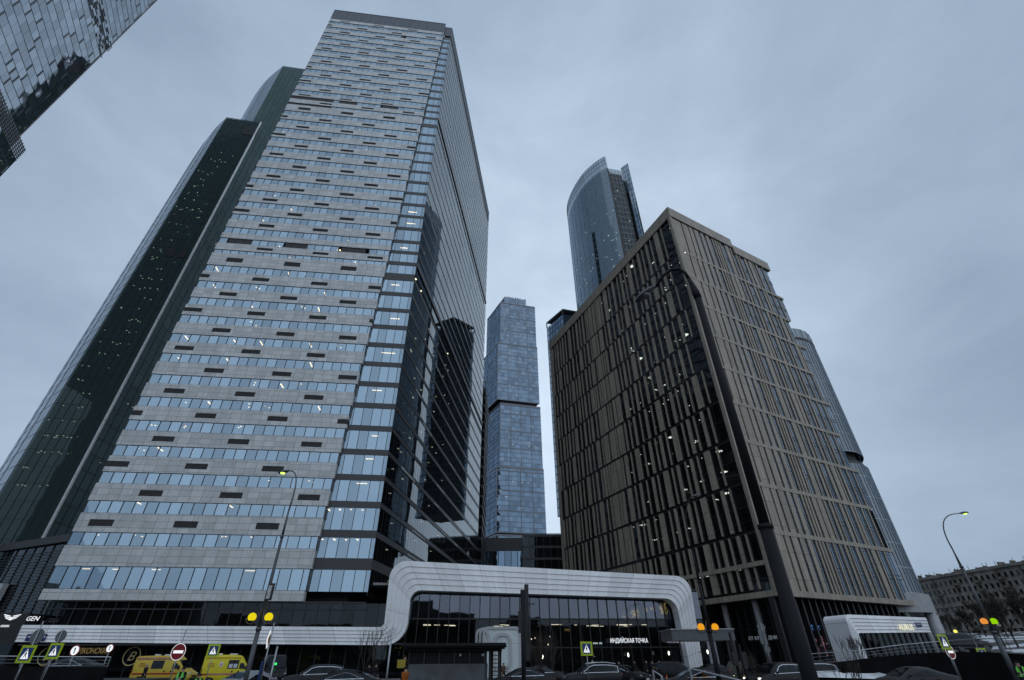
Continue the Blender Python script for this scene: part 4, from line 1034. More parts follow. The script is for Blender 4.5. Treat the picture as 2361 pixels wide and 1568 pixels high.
# lit shop signs on the lobby
SW = emit('neon_white', (.86, .93, 1), 1.1); SV = emit('neon_violet', (.72, .66, 1), .9); SGd = emit('neon_gold', (1, .66, .16), .8); SO = emit('neon_orange', (1, .6, .2), .4)
def fsign(name, s, m, x0, y0, x1, h, d, label, cat='sign', F=FS, shear=0):
    a, c = F.hit(x0, y0, d), F.hit(x1, y0, d); t = thing(name, F.P(a[0], d, a[1]), label, cat)
    b = MB(); b.fbox(F, a[0] - .1, c[0] + .1, a[1] - .16, a[1] - .1, d - .1, d - .02, True); b.build('rail', M_BLK, t)
    text('lettering', s, m, F, a[0], a[1], h, d - .02, t, wid=c[0] - a[0], shear=shear); return t
fsign('shop_sign', 'ИНДИЙСКАЯ ТОЧКА', SW, 1408, 1482, 1494.5, .52, 1.0, 'long lit white cyrillic shop sign over the lobby doors')
t = fsign('bar_sign', 'BORODINO BAR', SV, 1538, 1481, 1561, .3, 1.0, 'small violet lit sign beside a lit shield at the right of lobby')
a = FS.hit(1566, 1482, 1.0); b = MB(); b.face([FS.P(a[0] + x * .32, 1.05, a[1] + z * .5) for x, z in ((-.8, .95), (-.8, .2), (0, -.35), (.8, .2), (.8, .95))]); b.build('shield', SW, t)
fsign('notice_sign', 'IIIII III', emit('neon_teal', (.75, .95, 1), .8), 1368, 1474 + 11, 1388, .2, .8, 'tiny lit white line sign to the right of the crossing sign')
GLD = mat('gilt', (.62, .5, .24), .4, .2)
FSs = FS
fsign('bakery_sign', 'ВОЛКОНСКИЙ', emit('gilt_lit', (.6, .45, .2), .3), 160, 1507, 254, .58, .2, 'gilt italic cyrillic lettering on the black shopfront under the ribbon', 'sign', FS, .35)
def ring(x, y, r, label):
    s, z = FS.hit(x, y, .3); t = thing('ring_emblem', FS.P(s, .3, z), label, 'emblem')
    b = MB(); b.disc(FS.P(s, .34, z), (FS.n.x, FS.n.y, 0), r, 32, r * .9); b.build('ring', GLD, t)
    text('letter', 'В', GLD, FS, s - r * .35, z - r * .45, r * .9, .3, t, shear=.3); return t
ring(304, 1513, 1.0, 'gilt ring emblem with a letter, just left of the white-striped ambulance'); ring(108, 1513, .95, 'gilt ring emblem half hidden behind the smaller crossing sign')
# gold neon line drawings behind the lobby glass
def neon(x, y, k, n, seed, label):
    r = random.Random(seed); s, z = FS.hit(x, y, -.5); t = thing('neon_art', FS.P(s, -.5, z), label, 'neon sign'); b = MB()
    for i in range(n):
        a, c = r.uniform(-k, k), r.uniform(-k, k); w = r.uniform(0, PI); l = r.uniform(.3, .8) * k
        b.tube([FS.P(s + a - math.cos(w) * l, -.5, z + c - math.sin(w) * l), FS.P(s + a + math.cos(w) * l, -.5, z + c + math.sin(w) * l)], .022, 4)
    b.build('tubes', SGd, t)
neon(1464, 1413, .5, 18, 4, 'dense gold neon burst behind lobby glass, the left one'); neon(1531, 1402, .55, 20, 9, 'dense gold neon burst behind lobby glass near the right portal leg')
neon(1487, 1409, .4, 4, 5, 'sparse gold neon strokes just right of the left neon burst'); neon(1505, 1405, .3, 5, 6, 'fine gold neon strokes midway between the two bursts'); neon(1440, 1420, .35, 4, 7, 'faint gold neon strokes left of the left burst')
fsign('cafe_sign', 'ОМIII', SO, 2256 * .5771, 1455, 1309 + 4, .28, -.6, 'small orange lit sign inside the lobby left of the crossing sign')
# dim letters and screens on the brown block's base
t = fsign('base_sign', 'ОТ КУ НИ, ДНИ', emit('neon_dim', (.6, .7, .85), .22), 1727, 1476, 1793, .42, -.9, 'dim grey letters on the black base of the brown block', 'sign', FL)
t = fsign('blue_sign', 'АЕIК', emit('neon_blue', (.1, .35, .9), .55), 1863, 1452, 1893, .6, -1.45, 'blue lit letters behind dark fins at the base of brown block', 'sign', FB)
a, c = FB.hit(1880, 1512, -1.5), FB.hit(1900, 1470, -1.5); t = thing('advert_screen', FB.P(a[0], -1.5, 1.2), 'pink and violet lit advert screen behind the dark fins', 'screen')
b = MB(); b.fbox(FB, a[0], c[0] + .9, a[1], a[1] + 2.3, -1.56, -1.5); 
def screen_mat():
    m, ns, ls = nt('screen_pink'); out = N(ns, 'ShaderNodeOutputMaterial'); e = N(ns, 'ShaderNodeEmission'); e.inputs[1].default_value = .35
    tc = N(ns, 'ShaderNodeTexCoord'); no = N(ns, 'ShaderNodeTexNoise'); no.inputs['Scale'].default_value = 1.6; ls.new(tc.outputs['Object'], no.inputs[0])
    r = N(ns, 'ShaderNodeValToRGB'); q = r.color_ramp.elements; q[0].color = (.01, .01, .02, 1); q[0].position = .45; q[1].color = (.9, .35, .55, 1); q[1].position = .66
    ls.new(no.outputs['Fac'], r.inputs[0]); ls.new(r.outputs[0], e.inputs[0]); ls.new(e.outputs[0], out.inputs[0]); return m
b.build('display', screen_mat(), t)

# ------------------------------------------------------------------ retaining walls and railings
def wall_and_rail(name, pts, zt, zr, label, rlabel, posts, mw, th=.4):
    t = thing(name, (pts[0].x, pts[0].y, GZ), label, 'wall'); b = MB()
    for i in range(len(pts) - 1):
        a, c = pts[i], pts[i + 1]; n = (c - a).xy.normalized(); n = Vector((n.y, -n.x)) * th
        q = [(a.x, a.y), (c.x, c.y), (c.x - n.x, c.y - n.y), (a.x - n.x, a.y - n.y)]; za, zc = zt[i], zt[i + 1]
        b.face([(*q[0], GZ - .3), (*q[1], GZ - .3), (*q[1], zc), (*q[0], za)]); b.face([(*q[0], za), (*q[1], zc), (*q[2], zc), (*q[3], za)]); b.face([(*q[2], GZ), (*q[3], GZ), (*q[3], za), (*q[2], zc)])
        if i == 0: b.face([(*q[3], GZ - .3), (*q[0], GZ - .3), (*q[0], za), (*q[3], za)])
        if i == len(pts) - 2: b.face([(*q[1], GZ - .3), (*q[2], GZ - .3), (*q[2], zc), (*q[1], zc)])
    b.build('wall_body', mw, t)
    r = thing('railing', (pts[0].x, pts[0].y, zt[0]), rlabel, 'railing'); b = MB(); top = []
    for i in range(len(pts) - 1):
        n = max(1, int((pts[i + 1] - pts[i]).length / posts))
        for k in range(n + (i == len(pts) - 2)):
            w = k / n; p = pts[i].lerp(pts[i + 1], w); z0 = zt[i] + (zt[i + 1] - zt[i]) * w; z1 = zr[i] + (zr[i + 1] - zr[i]) * w
            b.tube([(p.x, p.y + .15, z0), (p.x, p.y + .15, z1)], .025, 6); top.append((p.x, p.y + .15, z0, z1))
    b.build('posts', M_ALU, r); b = MB(); b.tube([(x, y, z1) for x, y, z0, z1 in top], .035, 6); b.build('handrail', mat('rail_bright', (.5, .52, .55), .3, .8), r)
    b = MB()
    for q in (.35, .68): b.tube([(x, y, z0 + (z1 - z0) * q) for x, y, z0, z1 in top], .012, 5)
    b.build('wires', M_ALU, r)
rp = [(1876, 1534, 1508, 53), (1990, 1519, 1499.5, 50), (2095, 1508, 1486, 48), (2190, 1503, 1478, 46), (2262, 1503, 1473, 44), (2420, 1512, 1470, 40)]
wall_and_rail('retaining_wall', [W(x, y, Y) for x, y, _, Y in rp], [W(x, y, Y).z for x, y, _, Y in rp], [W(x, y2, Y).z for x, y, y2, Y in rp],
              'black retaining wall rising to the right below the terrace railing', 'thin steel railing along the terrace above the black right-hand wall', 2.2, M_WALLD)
lp = [(-120, 1537, 1512, 41), (120, 1537.5, 1514.5, 41), (243, 1538, 1515, 41.5)]
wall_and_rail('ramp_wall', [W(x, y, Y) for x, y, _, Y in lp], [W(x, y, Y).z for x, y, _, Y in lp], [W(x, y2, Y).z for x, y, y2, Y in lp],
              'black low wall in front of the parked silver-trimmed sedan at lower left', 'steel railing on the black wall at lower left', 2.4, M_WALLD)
tag((lambda b: (b.prism([tuple(W(-120, 1537, 41.3).xy), tuple(W(243, 1537, 41.8).xy), (-31, 52), (-62, 52)], GZ, .35), b.build('ramp', ASPH))[1])(MB()), kind='structure')

# ------------------------------------------------------------------ lamp posts
M_POST = mat('post_grey', (.075, .08, .088), .5, .3); M_POSTD = mat('post_dark', (.013, .014, .016), .6, 0, .15)
def arm_curve(a, c, e, n=10):
    return [tuple(Vector(a) * (1 - t) ** 2 + Vector(c) * 2 * t * (1 - t) + Vector(e) * t * t) for t in [i / n for i in range(n + 1)]]
def lamp_head(name, p, dirv, k, lit, parent, em=None):
    """cobra-head luminaire: flattened shell with a lens underneath"""
    b = MB(); d = Vector(dirv).normalized(); side = Vector((-d.y, d.x, 0)).normalized(); up = d.cross(side) if d.cross(side).z > 0 else -d.cross(side)
    rings = []
    prof = [(0, .05, .05), (.1, .08, .07), (.25, .15, .11), (.5, .19, .13), (.72, .16, .1), (.84, .05, .04)]
    for t, w, h in prof:
        i = len(b.v)
        for j in range(12):
            a = 2 * PI * j / 12; z = math.sin(a) * h * (1 if math.sin(a) > 0 else .45)
            b.v.append(tuple(Vector(p) + d * t * k + side * math.cos(a) * w * k + up * z * k))
        rings.append(i)
    for A, B in zip(rings, rings[1:]):
        for j in range(12): b.f.append((A + j, A + (j + 1) % 12, B + (j + 1) % 12, B + j)); b.uv.append(None)
    b.f.append(tuple(rings[-1] + j for j in range(12))); b.uv.append(None)
    h = b.build(name, M_POST, parent, True)
    b = MB(); b.ball(Vector(p) + d * .5 * k - up * .05 * k, .15 * k, .15 * k, .07 * k, 12, 8); b.build('lens', em if lit else mat('lens_grey', (.25, .26, .26), .25), parent)
YG = emit('lamp_greenish', (.55, 1, .12), 2.2); YEL = emit('globe_yellow', (.93, .76, .012), .86); ORG_ = emit('globe_orange', (1, .42, .02), .82); ORG2 = emit('globe_peach', (.95, .34, .06), .8); LIM = emit('globe_lime', (.36, .8, .005), .78)
def lamp_post(label, base, sections, arm, headdir, hk, lit, em, globes, parts=None, glabels=()):
    t = thing('lamp_post', base, label, 'street lamp', 'lamp posts along the street')
    x, y = base[0], base[1]; b = MB()
    for (z0, r0), (z1, r1) in zip(sections, sections[1:]): b.tube([(x, y, z0), (x, y, z1)], [r0, r1], 12)
    for z, r in sections[1:-1]: b.tube([(x, y, z - .06), (x, y, z + .1)], r * 1.35, 12)
    b.build('pole', M_POST if lit else M_POSTD, t, True)
    b = MB(); b.tube(arm, [sections[-1][1] * (1 - .35 * i / len(arm)) for i in range(len(arm))], 10); b.build('arm', M_POST if lit else M_POSTD, t, True)
    lamp_head('lamp_head', arm[-1], headdir, hk, lit, t, em)
    for i, (sx, z, r, m) in enumerate(globes):
        b = MB(); b.ball((x + sx, y - .05, z), r, r, r * .96, 18, 12)
        b.v = [(vx, vy, max(vz, z - r * .72)) for vx, vy, vz in b.v]; gl = b.build('globe', m, t, True)
        b = MB(); sg = 1 if sx > 0 else -1; n = 14
        arc_ = [(x + sx + sg * r * 1.45 * math.cos(a), y - .05, z - r * .2 - r * 1.3 * math.sin(a)) for a in [PI * (1.0 - k / n) if True else 0 for k in range(n + 1)]]
        arc_ = [(x + sg * .06, y - .05, z + r * 2.2)] + arc_
        b.tube(arc_, .03, 6); b.ball((x + sx, y - .05, z - r * .85), r * .45, r * .45, r * .2, 12, 6); b.build('globe_bracket', M_POST, gl, True)
    return t
# left: green-lit head, two yellow globes, lit box panel
pb_ = W(566, 1568, 30)
lp_ = lamp_post('slim grey lamp post with green-lit head and two yellow globes before the stone skyscraper', (-13.95, 30, GZ), [(GZ, .125), (3.0, .11), (7.75, .075), (9.3, .05)],
          arm_curve((-13.95, 30, 9.3), (-13.75, 30.1, 11.9), (-14.75, 30.4, 11.95), 12), (-1, .25, -.12), 1.0, True, YG, [(-.5, W(583, 1423, 30).z, .22, YEL), (.42, W(619, 1423, 30).z, .22, YEL)])
b = MB(); z0, z1 = W(620, 1385, 30).z, W(630, 1346, 30).z; b.obox((-13.78, 29.9), R(-32), .42, .12, z0, z1); b.build('panel_box', M_BLK, lp_)
b = MB(); b.obox((-13.81, 29.83), R(-32), .3, .03, z0 + .08, z1 - .1); b.build('panel_face', mat('panel_pale', (.5, .5, .5), .4, 0, .5, .5, 6), lp_)
# middle: unlit head, two orange globes
lamp_post('slim dark lamp post with unlit head and two orange globes before the brown block', (12.75, 36, GZ), [(GZ, .17), (3.0, .14), (5.9, .085), (8.0, .055)],
          arm_curve((12.75, 36, 8.0), (12.5, 36.1, 10.8), (13.6, 36.3, 11.75), 12), (1, .25, .25), 1.0, False, None, [(-.5, W(1614, 1446, 36).z, .22, ORG_), (.42, W(1645, 1446, 36).z, .22, ORG_)])
# right: green-lit head, one peach and one lime globe
lamp_post('slim dark lamp post with green-lit head, one orange and one lime globe at the right', (34.7, 40, GZ), [(GZ, .17), (3.0, .15), (7.3, .09), (8.6, .05)],
          arm_curve((34.7, 40, 8.6), (34.4, 40, 11.3), (36.9, 40.2, 11.35), 12), (1, .1, .08), 1.0, True, YG, [(-.36, W(2272, 1433, 40).z, .22, ORG2), (.36, W(2294, 1433, 40).z, .22, LIM)])
# big foreground pole
bp = thing('lamp_post', (4.86, 9.5, GZ), 'thick dark foreground lamp post with curved arm and unlit head crossing the brown block', 'street lamp')
def z_at(y, x=1600): return W(x, y, 9.5).z
b = MB(); b.tube([(4.86, 9.5, GZ - .2), (4.86, 9.5, 3.68)], [.13, .122], 20); b.tube([(4.86, 9.5, 3.64), (4.86, 9.5, 3.72)], .138, 20); b.tube([(4.86, 9.5, 3.7), (4.86, 9.5, 9.35)], [.098, .088], 20)
b.build('pole', M_POSTD, bp, True)
b = MB(); b.tube([(4.86, 9.5, 9.35), (4.84, 9.5, 9.55), (4.82, 9.52, 9.8), (4.79, 9.54, 10.05)], [.1, .1, .07, .05], 14)
b.tube([(4.79, 9.54, 10.05), (4.74, 9.56, 10.3), (4.62, 9.6, 10.48), (4.42, 9.66, 10.5), (4.2, 9.72, 10.35), (3.95, 9.8, 10.02)], .045, 10); b.build('arm', M_POSTD, bp, True)
lamp_head('lamp_head', (3.98, 9.8, 10.05), (-.55, .15, -.40), .9, False, bp)

# ------------------------------------------------------------------ plain posts and traffic gear
def post(name, x, y0, y1, Y, r, label, cat='post', m=None):
    p = W(x, (y0 + y1) / 2, Y); z1 = W(x, y0, Y).z; t = thing(name, (p.x, Y, GZ), label, cat)
    b = MB(); b.tube([(p.x, Y, GZ), (p.x, Y, z1)], r, 10); b.build('pole', m or M_POSTD, t, True); return t, p, z1
t, p, z1 = post('signal_post', 1206, 1360, 1568, 26, .1, 'dark signal post with two boxes seen from the side, right of the kiosk', 'traffic signal')
b = MB(); b.box(p.x + .1, p.x + .3, 26.05, 26.4, z1 - 2.9, z1 + .25); b.box(p.x + .28, p.x + .36, 25.95, 26.5, z1 - 2.1, z1 - 1.3); b.box(p.x - .22, p.x - .04, 25.9, 26.2, z1 - 1.8, z1 - .9); b.build('signal_box', M_BLK, t)
post('thin_post', 897, 1463, 1568, 30, .05, 'thin pale post in front of the ribbon corner, left of the kiosk', 'post', M_ALU)
t, p, z1 = post('signal_post', 1694, 1458, 1568, 34, .08, 'paired dark signal posts with side-on boxes right of the middle lamp post', 'traffic signal')
b = MB(); b.tube([(p.x + .5, 34.2, GZ), (p.x + .5, 34.2, z1 - .6)], .06, 8); b.build('second_pole', M_POSTD, t, True)
b = MB()
for dx, z0, z2 in ((-.2, z1 - 1.7, z1 - 1.0), (.35, z1 - 1.8, z1 - 1.0), (.5, z1 - 2.9, z1 - 2.3)): b.box(p.x + dx, p.x + dx + .28, 33.8, 34.05, z0, z2)
b.build('signal_box', M_BLK, t)

# ------------------------------------------------------------------ road signs
YB = mat('sign_lime', (.42, .55, .006), .35, 0, .5, .05); SB = mat('sign_blue', (.012, .045, .17), .35, 0, .5, .05); SWh = mat('sign_white', (.55, .56, .57), .35, 0, .5, .05); SRd = mat('sign_red', (.24, .012, .016), .35, 0, .5, .08); SGy = mat('sign_back', (.14, .15, .16), .5, .4); SBk = mat('sign_black', (.01, .01, .011), .4); SYe = mat('sign_amber', (.5, .27, .03), .4, 0, .5, .05)
def cross_sign(x, y, Y, label, rot=0, w=.92, zb=GZ):
    p = W(x, y, Y); t = thing('crossing_sign', (p.x, Y, zb), label, 'road sign', 'pedestrian crossing signs')
    F = Fr((p.x - math.cos(rot) * w / 2, Y - math.sin(rot) * w / 2), (math.cos(rot), math.sin(rot))); z = p.z - w / 2
    b = MB(); b.fbox(F, 0, w, z, z + w, -.04, 0, True); b.build('border_panel', YB, t)
    b = MB(); k = .14 * w; b.fbox(F, k, w - k, z + k, z + w - k, 0, .012); bl = b.build('blue_panel', SB, t)
    b = MB(); q = lambda a, c, d=.016: F.P(w * a, d, z + w * c)
    b.face([q(.22, .22), q(.78, .22), q(.5, .8)]); b.build('triangle', SWh, bl)
    b = MB(); D = .02
    def limb(a, c, r): 
        u = (Vector(c) - Vector(a)).normalized(); v = Vector((-u.y, u.x)) * r; b.face([q(*(Vector(s_) + k_), D) for s_, k_ in ((a, -v), (c, -v), (c, v), (a, v))])
    limb((.5, .62), (.49, .45), .04); limb((.49, .46), (.4, .3), .025); limb((.49, .46), (.6, .3), .025); limb((.5, .58), (.4, .46), .018); limb((.5, .58), (.58, .47), .018)
    b.face([q(.5 + .045 * math.cos(a), .68 + .045 * math.sin(a), D) for a in [2 * PI * k / 10 for k in range(10)]])
    for k in (.27, .38, .62, .7): limb((k, .22), (k + .03, .28), .012)
    b.build('walker', SBk, bl)
    b = MB(); b.tube([(p.x, Y + .08, zb), (p.x, Y + .08, z + w)], .035, 8); b.build('pole', M_ALU, t, True)
    return t, p, z, F
def disc_sign(x, y, Y, r, kind, label, cat='road sign', rot=0, ptop=None, zb=GZ, name='round_sign'):
    p = W(x, y, Y); t = thing(name, (p.x, Y, zb), label, cat); ax = Vector((math.sin(rot), -math.cos(rot), 0)); c = Vector((p.x, Y, p.z))
    b = MB(); b.tube([c - ax * .0, c - ax * .035], r, 24); b.build('disc', SGy if kind == 'back' else (SRd if kind in ('no_entry', 'speed') else SWh), t)
    F = Fr((p.x, Y), (math.cos(rot), math.sin(rot)))
    if kind == 'no_entry':
        b = MB(); b.disc(c + ax * .003, ax, r, 24, r * .94); b.build('rim', SWh, t); b = MB(); b.fbox(F, -r * .68, r * .68, p.z - r * .17, p.z + r * .17, 0, .008); b.build('bar', SWh, t)
    if kind == 'speed':
        b = MB(); b.disc(c + ax * .004, ax, r * .8, 24); f = b.build('face', SWh, t); b = MB(); b.fbox(F, -r * .1, r * .1, p.z - r * .5, p.z + r * .5, .004, .012); b.fbox(F, -r * .22, -r * .1, p.z + r * .2, p.z + r * .38, .004, .012); b.build('figure', SBk, f)
    b = MB(); zt = p.z + r * 1.05 if ptop is None else W(x, ptop, Y).z; off = -ax * .07 if kind != 'back' else ax * .05
    b.tube([(p.x + off.x, Y + off.y, zb), (p.x + off.x, Y + off.y, zt)], .035, 8); b.build('pole', M_ALU, t, True); return t
cross_sign(60, 1508, 35, 'large lime-bordered crossing sign, nearest the left edge'); cross_sign(125, 1501, 39, 'lime-bordered crossing sign in front of the gilt ring emblem')
cross_sign(492, 1500, 48, 'narrow lime-bordered crossing sign between the two ambulances', R(35)); cross_sign(1352.5, 1495.5, 44, 'lime-bordered crossing sign above the white-roofed dark car')
cross_sign(2177, 1480, 43, 'lime-bordered crossing sign turned aside over a no entry disc at right', R(18), .98); cross_sign(2267, 1510, 46, 'lime-bordered crossing sign in front of the black wall at far right', R(12))
disc_sign(85, 1468, 35.3, .42, 'back', 'grey back of a round sign over the blue street plate at left', ptop=1432); disc_sign(140, 1467, 39.2, .37, 'back', 'grey back of a round sign over the white ribbon, left end')
disc_sign(172.5, 1500, 44, .38, 'speed', 'small red-rimmed round sign beside gilt lettering, left one'); disc_sign(253, 1495, 52, .36, 'speed', 'small red-rimmed round sign at right end of gilt lettering')
disc_sign(411, 1503, 33, .42, 'no_entry', 'red no entry disc on a tall grey post in front of the ambulance', ptop=1452, name='no_entry_sign'); disc_sign(2191, 1503, 43.2, .46, 'no_entry', 'red no entry disc turned aside under crossing sign at right', rot=R(18), name='no_entry_sign')
t = disc_sign(1755, 1446, 47, .34, 'back', 'grey back of a round sign with plates below, before the black base', ptop=1438); p = W(1758, 1470, 47)
b = MB(); b.box(p.x - .28, p.x - .03, 46.9, 46.94, p.z - .45, p.z + .55); b.box(p.x + .05, p.x + .3, 46.9, 46.94, p.z - .5, p.z + .5); b.box(p.x - .1, p.x + .35, 46.9, 46.94, p.z - 1.0, p.z - .65); b.build('plates', SGy, t)
# priority diamond seen nearly edge on, with blue plate below
p = W(619.5, 1474, 31); t = thing('priority_sign', (p.x, 31, GZ), 'amber diamond priority sign turned nearly edge-on beside the left lamp post', 'road sign'); Fd = Fr((p.x, 31), (math.cos(R(102)), math.sin(R(102))))
dm = lambda k, d: [Fd.P(k, d, p.z), Fd.P(0, d, p.z + k * 1.15), Fd.P(-k, d, p.z), Fd.P(0, d, p.z - k * 1.15)][::-1]
b = MB(); b.face(dm(.4, .01)); b.face(dm(.4, -.02)[::-1]); b.build('panel', SWh, t); b = MB(); b.face(dm(.3, .016)); b.build('diamond', SYe, t)
b = MB(); b.tube([(p.x + .05, 31.1, GZ), (p.x + .05, 31.1, p.z + .8)], .04, 8); b.build('pole', M_ALU, t, True)
b = MB(); b.fbox(Fd, -.3, .3, p.z - 2.0, p.z - 1.0, -.03, .0, True); b.build('blue_plate', SB, t)
post('thin_post', 631, 1490, 1568, 28, .045, 'thin bright post just right of the amber diamond sign', 'post', M_ALU)
# traffic cones and crowd barriers
OC = mat('cone_orange', (.62, .09, .02), .5)
def cone(x, y, Y, label):
    p = W(x, y, Y); t = thing('traffic_cone', (p.x, Y, GZ), label, 'traffic cone', 'orange traffic cones'); b = MB(); b.tube([(p.x, Y, GZ + .04), (p.x, Y, GZ + .8)], [.16, .03], 12); b.build('cone_body', OC, t)
    b = MB(); b.tube([(p.x, Y, GZ + .4), (p.x, Y, GZ + .52)], [.105, .085], 12); b.build('stripe', SWh, t); b = MB(); b.box(p.x - .2, p.x + .2, Y - .2, Y + .2, GZ, GZ + .04); b.build('base', SBk, t)
cone(1535.5, 1550, 50, 'orange traffic cone left of the parked black off-roader'); cone(1590, 1547, 52, 'second orange cone, partly behind the dark sedan at centre right')
def barrier(x, y, Y, w, h, rot, label):
    p = W(x, y, Y); t = thing('barrier', (p.x, Y, GZ), label, 'barrier', 'tubular street barriers'); u = Vector((math.cos(rot), math.sin(rot)))
    for k in (0, .18):
        b = MB(); q = p + Vector((u.x * 0, k, 0)); b.tube([(q.x, q.y, GZ), (q.x, q.y, p.z), (q.x + u.x * w, q.y + u.y * w, p.z - h), (q.x + u.x * w, q.y + u.y * w, GZ)], .03, 6); b.build('tube', MC['rail_bright'], t)
barrier(1506, 1545, 30, .5, .25, R(-50), 'bent bright tubular barrier in the road right of the front-facing black sedan'); barrier(1592, 1541, 27, 2.2, .45, R(-35), 'long bright tubular barrier before the dark sedan at centre right')
b_ = thing('planter_block', W(1618, 1546, 58), 'low grey concrete block by the lobby doors', 'block'); p = W(1612, 1548, 58); b = MB(); b.box(p.x - .1, p.x + 1.9, 57.6, 58.3, GZ, GZ + .65); b.build('block_body', M_CONC, b_)
p = W(1643, 1500, 66); t = thing('poster_stand', (p.x, 66, GZ), 'tall leaning pale poster stand beside lobby doors', 'poster'); b = MB(); b.obox((p.x, 66), R(5), 1.05, .08, GZ, 3.2); b.build('board', mat('poster_grey', (.2, .2, .23), .4, 0, .5, .4, 2), t)
def bollard_lamp(x, y, Y, label, k=.16):
    p = W(x, y, Y); t = thing('wall_lamp', p, label, 'lamp', 'small oval lamps by the lobby doors'); b = MB(); b.ball((p.x, Y, p.z), k * .6, k * .6, k * 1.4, 10, 8); b.build('bulb', L_WHITE, t, True); b = MB(); b.box(p.x - .05, p.x + .05, Y + .05, Y + 3, p.z - .05, p.z + .05); b.build('bracket', M_BLK, t)
bollard_lamp(1448.5, 1510, 70, 'small white oval lamp left of the three by lobby doors'); bollard_lamp(1542, 1506, 70, 'small white oval lamp in the middle of three by lobby doors'); bollard_lamp(1631.5, 1503, 70, 'small white oval lamp beside the poster stand'); bollard_lamp(1251, 1514, 66, 'small white oval lamp behind the bare bush')
# far street lights seen as points
def far_lamp(x, y, Y, m, label, r=.3):
    p = W(x, y, Y); t = thing('far_lamp', (p.x, Y, GZ), label, 'street lamp'); b = MB(); b.ball(p, r, r, r, 10, 8); b.build('bulb', m, t, True); b = MB(); b.tube([(p.x, Y + .1, GZ), (p.x, Y + .1, p.z)], .06, 6); b.build('pole', M_BLK, t)
far_lamp(2203, 1456, 110, emit('lamp_lemon', (1, .95, .15), 1.2), 'distant lemon yellow lamp before the apartment block', .32); far_lamp(2303, 1441, 120, emit('lamp_faint', (.7, .75, .6), .35), 'distant faint lamp near the right edge', .25)
far_lamp(142, 1523, 62, L_WARM, 'small warm lamp between the two left signs', .12)
# ------------------------------------------------------------------ vehicles
def cp(name, col): return mat(name, col, .35, 0, .22, .06, .8, 0, .05)
PBLK = cp('paint_black', (.008, .008, .009)); PGRY = cp('paint_graphite', (.014, .015, .018)); PSIL = cp('paint_silver', (.22, .23, .25)); PYEL = cp('paint_yellow', (.50, .37, .045)); PYL2 = cp('paint_lemon', (.55, .48, .02)); PDIRT = cp('paint_dusty', (.06, .055, .05))
CG = glass('car_glass', (.6, .7, .8), 1.42, 0, (.004, .005, .006), .001); CHR = mat('chrome', (.6, .62, .66), .15, 1); TYR = mat('tyre', (.008, .008, .008), .8); RIM = mat('rim_alloy', (.2, .21, .22), .3, .8)
HL = mat('headlight_glass', (.45, .48, .5), .12, .3); HLon = emit('headlight_on', (1, .97, .88), 2.5); HLy = emit('headlight_warm', (1, .86, .35), 1.5); TL = mat('tail_red', (.16, .01, .01), .2); TLon = emit('tail_on', (1, .05, .06), .8)
# stations along x (front is +x): x, half width, bottom, belt height, top height, half width at top
SEDAN = [(-2.42, .70, .42, .78, .80, .60), (-2.3, .86, .28, .92, .97, .70), (-1.85, .91, .22, .97, 1.06, .70), (-1.45, .92, .22, .96, 1.20, .60), (-.85, .93, .2, .95, 1.40, .57), (-.2, .93, .2, .93, 1.46, .58), (.35, .93, .2, .92, 1.42, .58),
         (.95, .92, .2, .92, 1.16, .62), (1.35, .92, .2, .90, .97, .72), (1.9, .90, .22, .82, .88, .66), (2.25, .82, .26, .70, .76, .55), (2.44, .66, .36, .58, .62, .42)]
SUV = [(-2.3, .74, .5, .95, 1.0, .66), (-2.22, .88, .34, 1.06, 1.42, .60), (-1.9, .92, .28, 1.07, 1.62, .62), (-1.2, .94, .26, 1.06, 1.70, .64), (-.2, .94, .26, 1.04, 1.70, .65), (.35, .94, .26, 1.03, 1.62, .64), (.95, .93, .26, 1.02, 1.25, .68), (1.2, .92, .26, 1.0, 1.08, .74), (1.85, .9, .28, .93, .99, .68), (2.2, .84, .32, .8, .86, .56), (2.35, .7, .42, .65, .7, .45)]
VAN = [(-2.95, .86, .45, 1.3, 2.3, .80), (-2.9, .96, .32, 1.3, 2.42, .84), (-1.5, .98, .3, 1.3, 2.46, .86), (0, .98, .3, 1.3, 2.46, .86), (.95, .98, .3, 1.3, 2.40, .84), (1.35, .98, .3, 1.3, 2.14, .82), (1.95, .97, .3, 1.28, 1.52, .80), (2.25, .96, .3, 1.15, 1.28, .78), (2.7, .92, .32, 1.0, 1.08, .7), (2.95, .8, .4, .8, .86, .6)]
def section(st):
    x, w, zb, zl, zt, wt = st
    h = [(w * .86, zb), (w, zb + .16), (w * 1.01, (zb + zl) / 2), (w * .98, zl), (wt + (w - wt) * .12, zt - (zt - zl) * .14), (wt * .86, zt - .012), (wt * .4, zt + .012)]
    return [(x, y, z) for y, z in h] + [(x, -y, z) for y, z in h[::-1]]
def body_mesh(sts, sub=2):
    b = MB(); R_ = []
    fine = []
    for i in range(len(sts) - 1):
        p0, p1, p2, p3 = sts[max(0, i - 1)], sts[i], sts[i + 1], sts[min(len(sts) - 1, i + 2)]
        for k in range(sub):
            t = k / sub; fine.append(tuple(.5 * ((2 * b_) + (c - a) * t + (2 * a - 5 * b_ + 4 * c - d) * t * t + (3 * b_ - a - 3 * c + d) * t ** 3) for a, b_, c, d in zip(p0, p1, p2, p3)))
    fine.append(sts[-1])
    for st in fine:
        R_.append(len(b.v)); b.v += section(st)
    n = 14
    for A, B in zip(R_, R_[1:]):
        for j in range(n): b.f.append((A + j, B + j, B + (j + 1) % n, A + (j + 1) % n)); b.uv.append(None)
    b.f.append(tuple(R_[0] + j for j in range(n))); b.uv.append(None); b.f.append(tuple(R_[-1] + j for j in reversed(range(n)))); b.uv.append(None)
    return b
